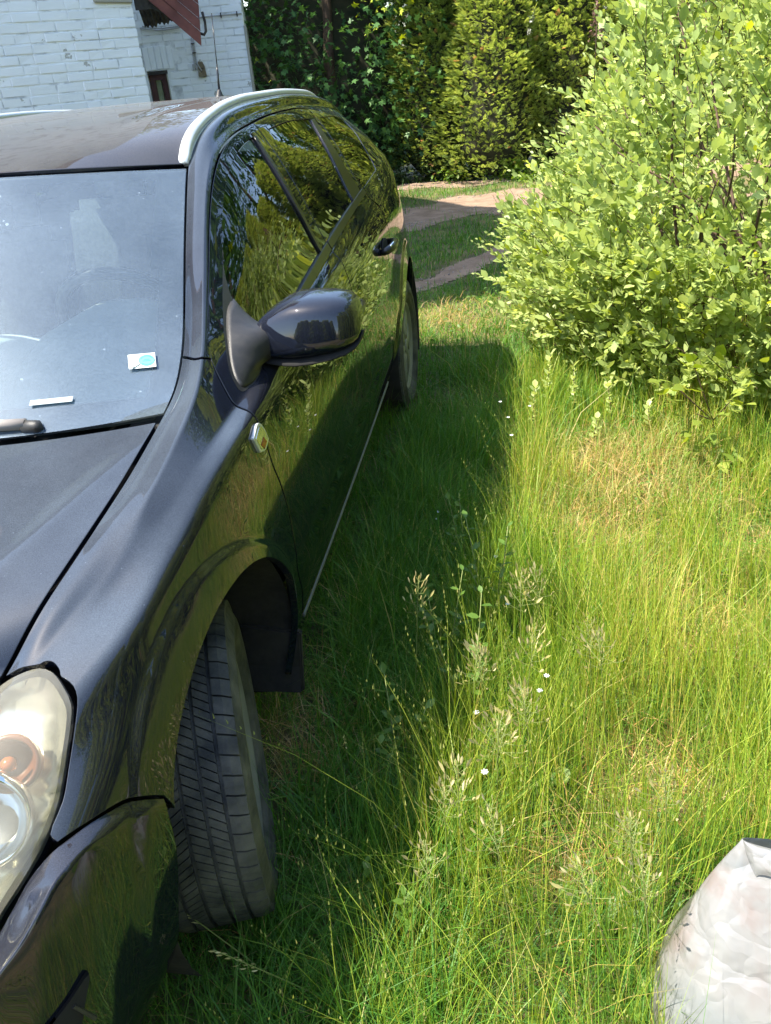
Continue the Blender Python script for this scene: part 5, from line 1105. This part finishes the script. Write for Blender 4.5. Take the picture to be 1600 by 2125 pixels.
# --- thuja hedge
def thuja_me(seed, H=3.9, W=.83, ns=17000):
    r_ = np.random.default_rng(seed); t = r_.random(ns) ** .8; z = .08 + t * H; rad = W * (1.02 - t * .75) * (.80 + .24 * r_.random(ns)) * (.85 + .3 * fbm(np.cos(t * 9) + seed, z * 2, 1.3, seed)); a = r_.uniform(0, 2*math.pi, ns)
    rad *= 1 + .22 * np.sin(a * 3 + z * 3.1 + seed) * np.sin(z * 5 + a * 2)
    pos = np.stack([rad * np.cos(a), rad * np.sin(a), z], 1); ax = np.stack([np.cos(a), np.sin(a), .35 + r_.normal(0, .3, ns)], 1) + r_.normal(0, .3, (ns, 3)); ax /= np.linalg.norm(ax, axis=1, keepdims=True)
    sd = np.cross(ax, np.array((0, 0, 1.)) + r_.normal(0, .30, (ns, 3))); sd /= np.linalg.norm(sd, axis=1, keepdims=True); nn = np.cross(ax, sd)
    S = r_.uniform(.06, .125, ns); ti = np.clip(.30 + .22 * t + r_.normal(0, .12, ns) + (.6 * (r_.random(ns) < .012)), 0, 1)
    V = []; T = []; L = 6
    for k in range(-L, L + 1):
        if k == 0: u0, dx, dy, ln = .55, 1.0, 0, .5
        else: u0 = .06 + .86 * (abs(k) - .5) / L; dx, dy = .72, .69 * (1 if k > 0 else -1); ln = .50 * (1 - .75 * (abs(k) / L)) + .06
        w_ = .040
        b0 = ax * u0; e = ax * (u0 + dx * ln) + sd * (dy * ln) - nn * (.10 * ln + .05 * u0); m_ = (b0 + e) / 2; pw = (ax * -dy + sd * dx) * w_
        q = np.stack([b0, m_ + pw, e, m_ - pw], 1) * S[:, None, None] + pos[:, None]; V.append(q)
        T.append(np.repeat(np.clip(ti + .10 * abs(k) / L + .05, 0, 1)[:, None], 4, 1))
    V = np.stack(V, 1).reshape(-1, 3); T = np.stack(T, 1).reshape(-1); F = np.arange(len(V)).reshape(-1, 4)
    return bigmesh('foliage', V, [F], M['thuja'], {'tint': T})
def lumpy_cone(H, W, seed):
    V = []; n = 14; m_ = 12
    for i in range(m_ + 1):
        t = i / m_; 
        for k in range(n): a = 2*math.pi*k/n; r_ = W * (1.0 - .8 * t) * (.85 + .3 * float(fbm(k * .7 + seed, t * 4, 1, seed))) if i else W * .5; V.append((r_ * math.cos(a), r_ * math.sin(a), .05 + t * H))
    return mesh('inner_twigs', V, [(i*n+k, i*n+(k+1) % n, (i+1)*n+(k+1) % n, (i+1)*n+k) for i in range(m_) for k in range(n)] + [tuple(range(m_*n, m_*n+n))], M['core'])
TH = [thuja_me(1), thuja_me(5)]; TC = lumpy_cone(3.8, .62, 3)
TK = MB().tube([(0, 0, 0), (0, 0, 1.2), (0, 0, 3.2)], [.06, .045, .012], 7).me('trunk', M['bark'], True)
def thuja(x, y, k, s, label, group=None, rot=0, wide=1):
    t_ = empty('thuja_tree', (x, y, 0), label, 'tree', group)
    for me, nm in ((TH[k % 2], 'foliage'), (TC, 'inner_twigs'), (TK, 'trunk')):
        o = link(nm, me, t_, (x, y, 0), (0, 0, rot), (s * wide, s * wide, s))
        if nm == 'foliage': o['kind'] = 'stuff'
BL = ['dark thuja tree at the left end of the hedge beside the broad leaved tree', 'yellow green thuja tree second from the left in the hedge', 'bright sunlit thuja tree in the middle of the hedge behind the drive', 'thuja tree rising behind the left edge of the pale shrub', 'thuja tree mostly hidden behind the pale shrub', 'thuja tree hidden at the right end of the back hedge']
for k, (x, y, s) in enumerate([(.16, 11.85, .96), (1.02, 11.40, 1.0), (1.95, 11.70, 1.08), (2.82, 11.45, .98), (3.7, 11.75, 1.05), (4.6, 11.6, 1.0)]): thuja(x, y, k, s, BL[k], 'thuja trees of the hedge behind the drive', k * 1.3)
for k, (x, y) in enumerate([(5.3, -3.6), (5.1, -2.3), (5.4, -1.1), (5.2, .1), (5.5, 1.4), (5.2, 2.6), (5.4, 3.9), (5.3, 5.2), (5.5, 6.5), (5.3, 7.8), (5.4, 9.2), (5.1, 10.6)]): thuja(x, y, k + 1, 1.0 + .06 * (k % 3), ['first', 'second', 'third', 'fourth', 'fifth', 'sixth', 'seventh', 'eighth', 'ninth', 'tenth', 'eleventh', 'twelfth'][k] + ' thuja tree of the side hedge from its front end', 'thuja trees of the side hedge', k * 2.1)

for k in range(11): thuja(-3.6 + .88 * k, -8.4 + .25 * math.sin(k * 2), k, 1.0 + .05 * (k % 3), ['first', 'second', 'third', 'fourth', 'fifth', 'sixth', 'seventh', 'eighth', 'ninth', 'tenth', 'eleventh'][k] + ' thuja tree of the hedge behind the photographer, counted from the car', 'thuja trees of the hedge behind the photographer', k * 1.7, 1.55)
# --- broad-leaved trees
def tree_me(seed, n, C, RD, Lf, m, shape, ncl=70, lo=-.9):
    r_ = np.random.default_rng(seed); u = r_.normal(size=(ncl, 3)); u /= np.linalg.norm(u, axis=1, keepdims=True); cc = np.array(C) + u * np.array(RD) * r_.uniform(.62, 1.0, (ncl, 1)); w_ = r_.integers(0, ncl, n)
    off = r_.normal(0, .17, (n, 3)) * np.array(RD).mean() * .9; pos = cc[w_] + off; pos[:, 2] = np.maximum(pos[:, 2], .05); out = (pos - np.array(C)); out /= np.linalg.norm(out, axis=1, keepdims=True)
    dv = out * .5 + r_.normal(0, .6, (n, 3)) + (0, 0, -.15); ti = np.clip(.35 + r_.normal(0, .18, n) + .3 * (out[:, 2] > .6) + .9 * (w_ % 17 == 0) * (r_.random(n) < .5), 0, 1)
    return leafmesh('foliage', pos, dv, Lf * r_.uniform(.7, 1.3, n), r_.normal(0, .5, n), ti, m, shape)
S5 = star(5, .42)
lt = empty('maple_tree', (-1.3, 11.8, 0), 'shaded dark green maple tree between the house and the hedge', 'tree')
o = link('foliage', tree_me(3, 15000, (-1.55, 11.9, 2.1), (2.3, 1.1, 2.4), .105, M['maple'], S5, 170), lt); o['kind'] = 'stuff'
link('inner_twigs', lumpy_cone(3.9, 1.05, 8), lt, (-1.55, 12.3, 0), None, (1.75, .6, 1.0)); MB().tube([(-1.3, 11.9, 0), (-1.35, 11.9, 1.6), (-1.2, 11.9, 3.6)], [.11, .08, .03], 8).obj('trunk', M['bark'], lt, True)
TM = tree_me(11, 5200, (0, 0, 5.6), (2.5, 2.0, 2.9), .17, M['maple'], S5, 90); TTK = MB().tube([(0, 0, 0), (.1, 0, 2.5), (0, .1, 5.5), (.1, 0, 7.5)], [.2, .16, .09, .03], 8).me('trunk', M['bark'], True)
TT = []
def bigtree(x, y, s, label, group=None):
    t_ = empty('broadleaf_tree', (x, y, 0), label, 'tree', group); o = link('foliage', TM, t_, (x, y, 0), (0, 0, x), (s, s, s)); o['kind'] = 'stuff'; link('trunk', TTK, t_, (x, y, 0), (0, 0, x), (s, s, s))
    MB().tube([(x, y, 3.0 * s), (x + .9 * s, y, 4.6 * s), (x + 1.5 * s, y + .2, 6 * s)], [.07 * s, .05 * s, .02 * s], 6).obj('limb', M['bark'], t_, True); MB().tube([(x, y, 3.4 * s), (x - .9 * s, y + .3, 5 * s), (x - 1.3 * s, y + .4, 6.2 * s)], [.07 * s, .05 * s, .02 * s], 6).obj('limb', M['bark'], t_, True)
bigtree(-5.0, 11.0, .85, 'tall broad leaved tree added unseen behind the house to shade the maple tree')  # unseen tree, placed to keep the sun off the maple
for x, y, s, l in ((8.6, -3.0, .9, 'tall tree beyond the front end of the side hedge'), (8.8, 2.2, .95, 'tall tree beyond the middle of the side hedge'), (8.4, 7.4, .9, 'tall tree beyond the far end of the side hedge'), (7.6, 4.9, 1.05, 'tall tree close behind the side hedge'), (8.9, 11.5, 1.2, 'tall tree beyond the corner where the two hedges meet'), (5.6, 14.2, 1.0, 'tall tree behind the right end of the back hedge'), (2.6, 15.0, .95, 'tall tree behind the middle of the back hedge')): bigtree(x, y, s, l, 'trees beyond the hedges')
# ivy and undergrowth along the foot of the hedge
n = 5200; x = rng.uniform(-1.6, .75, n); y = 11.05 + rng.uniform(-.25, .5, n) + .12 * np.sin(x * 4); z = rng.random(n) ** 1.4 * (.16 + .55 * sstep(10.9, 11.4, y)) ; k = bare(x, y) < .7
iv = link('ivy', leafmesh('ivy', np.stack([x, y, z], 1)[k], np.stack([rng.normal(0, .6, n), -1 + rng.normal(0, .5, n), rng.normal(.2, .4, n)], 1)[k], rng.uniform(.035, .07, n)[k], rng.normal(0, .4, n)[k], rng.random(n)[k], M['ivy'], star(3, .6))); iv['kind'] = 'stuff'
n = 3600; cx = rng.uniform(.25, 3.2, 46); cy = 10.95 + .25 * np.sin(cx * 3) + rng.normal(0, .14, 46); w_ = rng.integers(0, 46, n); x = cx[w_] + rng.normal(0, .10, n); y = cy[w_] + rng.normal(0, .08, n); z = rng.random(n) * (.10 + .16 * ((w_ % 5) / 4))
un_ = link('undergrowth', leafmesh('undergrowth', np.stack([x, y, z], 1), np.stack([rng.normal(0, .7, n), -.4 + rng.normal(0, .5, n), rng.normal(.4, .4, n)], 1), rng.uniform(.03, .07, n), rng.normal(0, .5, n), rng.random(n), M['weed'])); un_['kind'] = 'stuff'

# --- low clover and broad leaves among the grass
n = 9000; q = scatter(n * 2, .8, 2.6, -1, 6.5, .9); k = fbm(q[:, 0], q[:, 1], 3.2, 99) > .54; q = q[k]; q = q[clear_car(q)]; q = q[bare(q[:, 0], q[:, 1]) < .4]; n = len(q); a = rng.uniform(0, 6.28, n)
cl_ = link('clover', leafmesh('clover', np.stack([q[:, 0], q[:, 1], hgt(q[:, 0], q[:, 1]) + rng.uniform(.015, .07, n)], 1), np.stack([np.cos(a), np.sin(a), .25 + rng.normal(0, .2, n)], 1), rng.uniform(.014, .030, n), rng.normal(0, .3, n), np.clip(rng.normal(.35, .2, n), 0, 1), M['weed'])); cl_['kind'] = 'stuff'
DAND = np.array([(0, .06, 0), (.2, .07, .03), (.26, .16, .03), (.42, .11, .05), (.5, .22, .05), (.66, .15, .05), (.74, .25, .03), (.9, .16, 0), (1, 0, -.06)]); 
def rosette(x, y, n, L, lobed, label, gr=None, name='broadleaf_weed', up=.45):
    z0 = float(hgt(x, y)); w_ = empty(name, (x, y, z0), label, 'weed', gr)
    if lobed:
        m_ = len(DAND); V = np.vstack([DAND, DAND * (1, -1, 1)]); T = [(i, m_ + i, m_ + i + 1, i + 1) for i in range(m_ - 1)]
    else: V = LEAF * (1, .8, 1); T = LEAFT
    for k in range(n):
        a = 2*math.pi*k/n + rng.normal(0, .25); dv = np.array([[math.cos(a), math.sin(a), up + rng.normal(0, .15)]]); fx, fy, fz = frames(dv, rng.normal(0, .2, 1)); Mx = Matrix((tuple(fx[0]), tuple(fy[0]), tuple(fz[0]))).transposed().to_4x4()
        me = mesh('leaf', V, T, M['weed'], attrs={'tint': np.full(len(V), float(np.clip(rng.normal(.5, .2), 0, 1)))}); link('leaf', me, w_, (x + .01 * math.cos(a), y + .01 * math.sin(a), z0 + .01), Mx.to_euler(), float(L * rng.uniform(.7, 1.15)))
rosette(1.33, .52, 5, .11, False, 'broad leaved dock plant in the shade of the tall grass', up=.7)
rosette(1.18, .02, 6, .09, False, 'small plantain at the shaded edge of the lawn near the front wheel', up=.6)
rosette(1.42, .24, 6, .08, True, 'dandelion with yellow green leaves in the sunlit tall grass', up=.7)
rosette(1.53, -.12, 7, .085, True, 'large dandelion left of the white plastic bag', up=.75)
rosette(1.57, -.24, 5, .075, False, 'round leaved weed against the foot of the white plastic bag', up=.6)
rosette(1.44, -.30, 5, .06, True, 'dandelion at the front edge of the meadow near the photographer', up=.6)
rosette(1.08, -.33, 6, .07, False, 'low weed in the dark grass in front of the bumper', up=.4)
WL_ = [(1.16, .62, .30, 'tall leafy weed in the shade beside the middle of the front door'), (1.25, .40, .33, 'leafy weed at the shadow edge behind the brome panicles'), (1.10, .22, .24, 'leafy weed in the dark grass right of the front tyre'), (1.30, .78, .34, 'leafy weed standing where the shade meets the sunlit meadow'), (1.20, 1.15, .26, 'leafy weed in the shade level with the rear door seam'), (1.15, -.14, .15, 'leafy weed between the bumper and the sunlit meadow')]
wl = [bigmesh('leaf', LEAF * (1, .85, 1), [LEAFT], M['weed'], {'tint': np.full(len(LEAF), .10 + .2 * k)}) for k in range(3)]
for k, (x, y, hh, l_) in enumerate(WL_):
    z0 = float(hgt(x, y)); ps = empty('leafy_weed', (x, y, z0), l_, 'weed'); 
    for b_ in range(4):
        ex, ey = x + .07 * math.cos(b_ * 2.1 + k), y + .07 * math.sin(b_ * 2.1 + k); MB().tube([(x, y, z0), ((x + ex) / 2, (y + ey) / 2, z0 + hh * .6), (ex, ey, z0 + hh * (.85 + .15 * b_))], [.0022, .0018, .001], 5).obj('stem', M['meadow_stem'], ps, True)
        for i in range(11):
            t = .25 + .75 * i / 10; a = i * 2.4 + b_; p_ = (x + (ex - x) * t, y + (ey - y) * t, z0 + hh * (.85 + .15 * b_) * t); dv = np.array([[math.cos(a), math.sin(a), .35]]); fx, fy, fz = frames(dv, rng.normal(0, .3, 1)); Mx = Matrix((tuple(fx[0]), tuple(fy[0]), tuple(fz[0]))).transposed().to_4x4(); link('leaf', wl[i % 3], ps, p_, Mx.to_euler(), float(rng.uniform(.020, .036)))
n = 20; q = rng.uniform((.95, -.1), (1.45, 2.2), (n, 2)); V = []; T = []
for i in range(n):
    x, y = q[i]; z = float(hgt(x, y)) + rng.uniform(.06, .30) * (1 if x > 1.2 else .35); m0 = len(V)
    for k in range(7):
        a = k * .9; b_ = len(V); V += [(x, y, z), (x + .006 * math.cos(a - .3), y + .006 * math.sin(a - .3), z + .002), (x + .008 * math.cos(a), y + .008 * math.sin(a), z + .003), (x + .006 * math.cos(a + .3), y + .006 * math.sin(a + .3), z + .002)]; T.append((b_, b_+1, b_+2, b_+3))
fl = link('white_flowers', mesh('white_flowers', V, T, M['petal'])); fl['kind'] = 'stuff'

# --- flowering grasses with open panicles
def panicle(hx, hy, hz, root, label, nsp=22, sz=.016, spread=.05, length=.13, gr=None, dense=False):
    rx, ry = root; rz = float(hgt(rx, ry)); g_ = empty('brome_grass', (rx, ry, rz), label, 'grass stalk', gr)
    top = np.array((hx, hy, hz)); r0 = np.array((rx, ry, rz)); mid = r0 * .45 + top * .55 + np.array((0, 0, .12 * np.linalg.norm(top - r0))) * (1 if abs(hz - rz) < np.hypot(hx - rx, hy - ry) * 1.5 else .15)
    C_ = [r0 * (1 - t) ** 2 + mid * 2 * t * (1 - t) + top * t * t for t in np.linspace(0, 1, 10)]; MB().tube(C_, list(np.linspace(.0016, .0007, 10)), 5).obj('stem', M['meadow_stem'], g_, True)
    dn = (C_[-1] - C_[-2]); dn /= np.linalg.norm(dn); br_ = MB(); P_, D_, L_ = [], [], []
    for k in range(nsp):
        t = k / nsp; nd_ = top - dn * length * (1 - t); a = k * 2.4; p1 = np.cross(dn, (.2, .5, .3)); p1 /= np.linalg.norm(p1); p2 = np.cross(dn, p1); sp_ = spread * (1 - .75 * t) * rng.uniform(.4, 1.1); e = nd_ + (p1 * math.cos(a) + p2 * math.sin(a)) * sp_ + dn * sp_ * .7 - np.array((0, 0, sp_ * .3)); br_.tube([nd_, e], .0005, 3, cap=False); P_.append(e); D_.append((e - nd_) * 6 + dn * .5 - np.array((0, 0, .25))); L_.append(sz * rng.uniform(.7, 1.25))
    link('panicle_branch', mesh('panicle_branch', br_.V, br_.F, M['meadow_stem']), g_)
    o = link('spikelet', leafmesh('spikelet', np.array(P_), np.array(D_), np.array(L_), rng.uniform(0, 6, nsp), rng.random(nsp), M['panicle'], width=.38), g_); o['kind'] = 'stuff'
HEADS = [(1.14, .45), (1.29, .20), (1.38, .48), (1.41, .50), (1.41, .27), (1.54, .26), (1.38, .08), (1.34, -.01), (1.27, -.12), (1.25, -.17), (1.23, -.29), (1.33, -.21), (1.55, -.22), (1.46, -.31), (1.56, -.29), (1.62, -.11), (1.52, .31)]
for k, (x, y) in enumerate(HEADS):
    panicle(x, y, .46, (x + rng.normal(.03, .03), y + rng.normal(.05, .03)), 'brome grass stalk with an open straw coloured panicle in the meadow', 46 if k in (1, 6, 7, 12) else 28, .023 if k < 9 else .018, .045 if k != 7 else .06, .12, 'brome grass stalks with open panicles')
panicle(.76, -.31, .30, (.93, -.27), 'arching grass stalk reaching left in front of the dark bumper', 14, .013, .006, .11)
panicle(.89, -.40, .30, (1.05, -.30), 'arching grass stalk leaning over the shaded lawn corner', 14, .013, .008, .12)
panicle(1.02, .06, .33, (.96, .27), 'reddish bent grass stalk arching beside the front wheel', 12, .016, .006, .09)
# ------------------------------------------------------------------ plastic bag
# a soft sack: rings from the base to the drooping mouth, pulled into folds that run from the mouth downwards
def fold(a, t):
    f = float(fbm(a * 1.3 + 3, t * 1.6, 1.0, 5)) - .5; s = 0
    for k, (n_, am, ph, sh) in enumerate(((4, .055, .6, 1.2), (7, .035, 2.1, -1.0), (12, .020, .3, 2.0), (19, .010, 1.2, -2.5))): s += am * (abs(math.sin(.5 * n_ * a + ph + sh * t + 2.4 * f)) - .6)
    return s * (.35 + .9 * t), f
BX = np.array((1.86, -.30, float(hgt(1.88, -.25)) - .01)); nu, nv = 140, 70; BPt = np.zeros((nv, nu, 3))
R0, R1 = np.array((-.150, .045, .450)), np.array((.17, -.02, .425))
for i in range(nv):
    t = i / (nv - 1)
    for k in range(nu):
        a = 2 * math.pi * k / nu; s_, f = fold(a, t); c_, n_ = math.cos(a), math.sin(a)
        B = np.array((.25 * math.copysign(abs(c_) ** .86, c_), .20 * math.copysign(abs(n_) ** .86, n_), 0)); q_ = (1 - c_) / 2; T = R1 + (R0 - R1) * q_ + np.array((.01 * n_, .012 * n_, .012 * math.sin(9 * q_) * math.sin(math.pi * q_)))
        k2 = t ** 1.25; P_ = B * (1 - k2) + T * k2; P_[2] = T[2] * t ** .93; P_[:2] *= 1 + (s_ + .08 * f) * (1 - t ** 6) + .10 * math.sin(math.pi * t); BPt[i, k] = P_
BPt += BX
V = BPt.reshape(-1, 3); F = [(i*nu+k, i*nu+(k+1) % nu, (i+1)*nu+(k+1) % nu, (i+1)*nu+k) for i in range(nv - 1) for k in range(nu)]
M['film'] = m = mat('white_plastic_film', Roughness=.19, Coat_Weight=.8, Coat_Roughness=.10); b_ = bsdf(m); tc = nd(m, 'ShaderNodeTexCoord')
n1 = nd(m, 'ShaderNodeTexNoise', Scale=6, Detail=4, Roughness=.55, Distortion=.6); lk(m, tc.outputs['Object'], n1.inputs['Vector'])
r_ = ramp(m, n1.outputs['Fac'], [(.36, (.27, .285, .295)), (.50, (.32, .317, .315)), (.66, (.28, .225, .21))]); lk(m, r_.outputs[0], b_.inputs['Base Color'])
n2 = nd(m, 'ShaderNodeTexNoise', Scale=9, Detail=3, Roughness=.5); lk(m, tc.outputs['Object'], n2.inputs['Vector'])
dv_ = nd(m, 'ShaderNodeMixRGB'); dv_.inputs[0].default_value = .12; lk(m, tc.outputs['Object'], dv_.inputs[1]); lk(m, n2.outputs['Color'], dv_.inputs[2])
vo = nd(m, 'ShaderNodeTexVoronoi', Scale=6, feature='DISTANCE_TO_EDGE'); lk(m, dv_.outputs[0], vo.inputs['Vector']); vm = nd(m, 'ShaderNodeMapRange', From_Min=0, From_Max=.16); lk(m, vo.outputs['Distance'], vm.inputs['Value'])
vo2 = nd(m, 'ShaderNodeTexVoronoi', Scale=17, feature='DISTANCE_TO_EDGE'); lk(m, dv_.outputs[0], vo2.inputs['Vector']); vm2 = nd(m, 'ShaderNodeMapRange', From_Min=0, From_Max=.2, To_Max=.35); lk(m, vo2.outputs['Distance'], vm2.inputs['Value'])
sm_ = nd(m, 'ShaderNodeMath', operation='ADD'); lk(m, vm.outputs[0], sm_.inputs[0]); lk(m, vm2.outputs[0], sm_.inputs[1])
bp = nd(m, 'ShaderNodeBump', Strength=.42, Distance=.010); lk(m, sm_.outputs[0], bp.inputs['Height']); lk(m, bp.outputs[0], b_.inputs['Normal'])
tr_ = nd(m, 'ShaderNodeBsdfTranslucent'); tr_.inputs['Color'].default_value = (.40, .395, .39, 1); mx_ = nd(m, 'ShaderNodeMixShader', Fac=.3); lk(m, b_.outputs[0], mx_.inputs[1]); lk(m, tr_.outputs[0], mx_.inputs[2]); lk(m, mx_.outputs[0], m.node_tree.nodes['Material Output'].inputs['Surface'])
bagE = empty('plastic_bag', BX, 'crumpled white plastic bag standing in the grass', 'bag')
link('film', mesh('film', V, F + [tuple(range(nu - 1, -1, -1))], m), bagE)
top = BPt[-1]; nh = 40; A_ = np.array([top[(nu // 2 + k) % nu] for k in np.linspace(0, nu // 2, nh).astype(int)]); G_ = np.zeros((9, nh, 3))
for i in range(9):
    for k in range(nh):
        q_ = i / 8; wv = .6 + .25 * math.sin(k * .28 + 1) + .1 * math.sin(k * .8); G_[i, k] = A_[k] + np.array((.012 * q_, -.030 * q_ - .010 * math.sin(math.pi * q_), .007 * math.sin(math.pi * min(1, q_ * 2.2)) - .050 * wv * q_ ** 1.5)) * min(1, k / 4)
grid_patch('mouth_fold', bagE, G_, m)
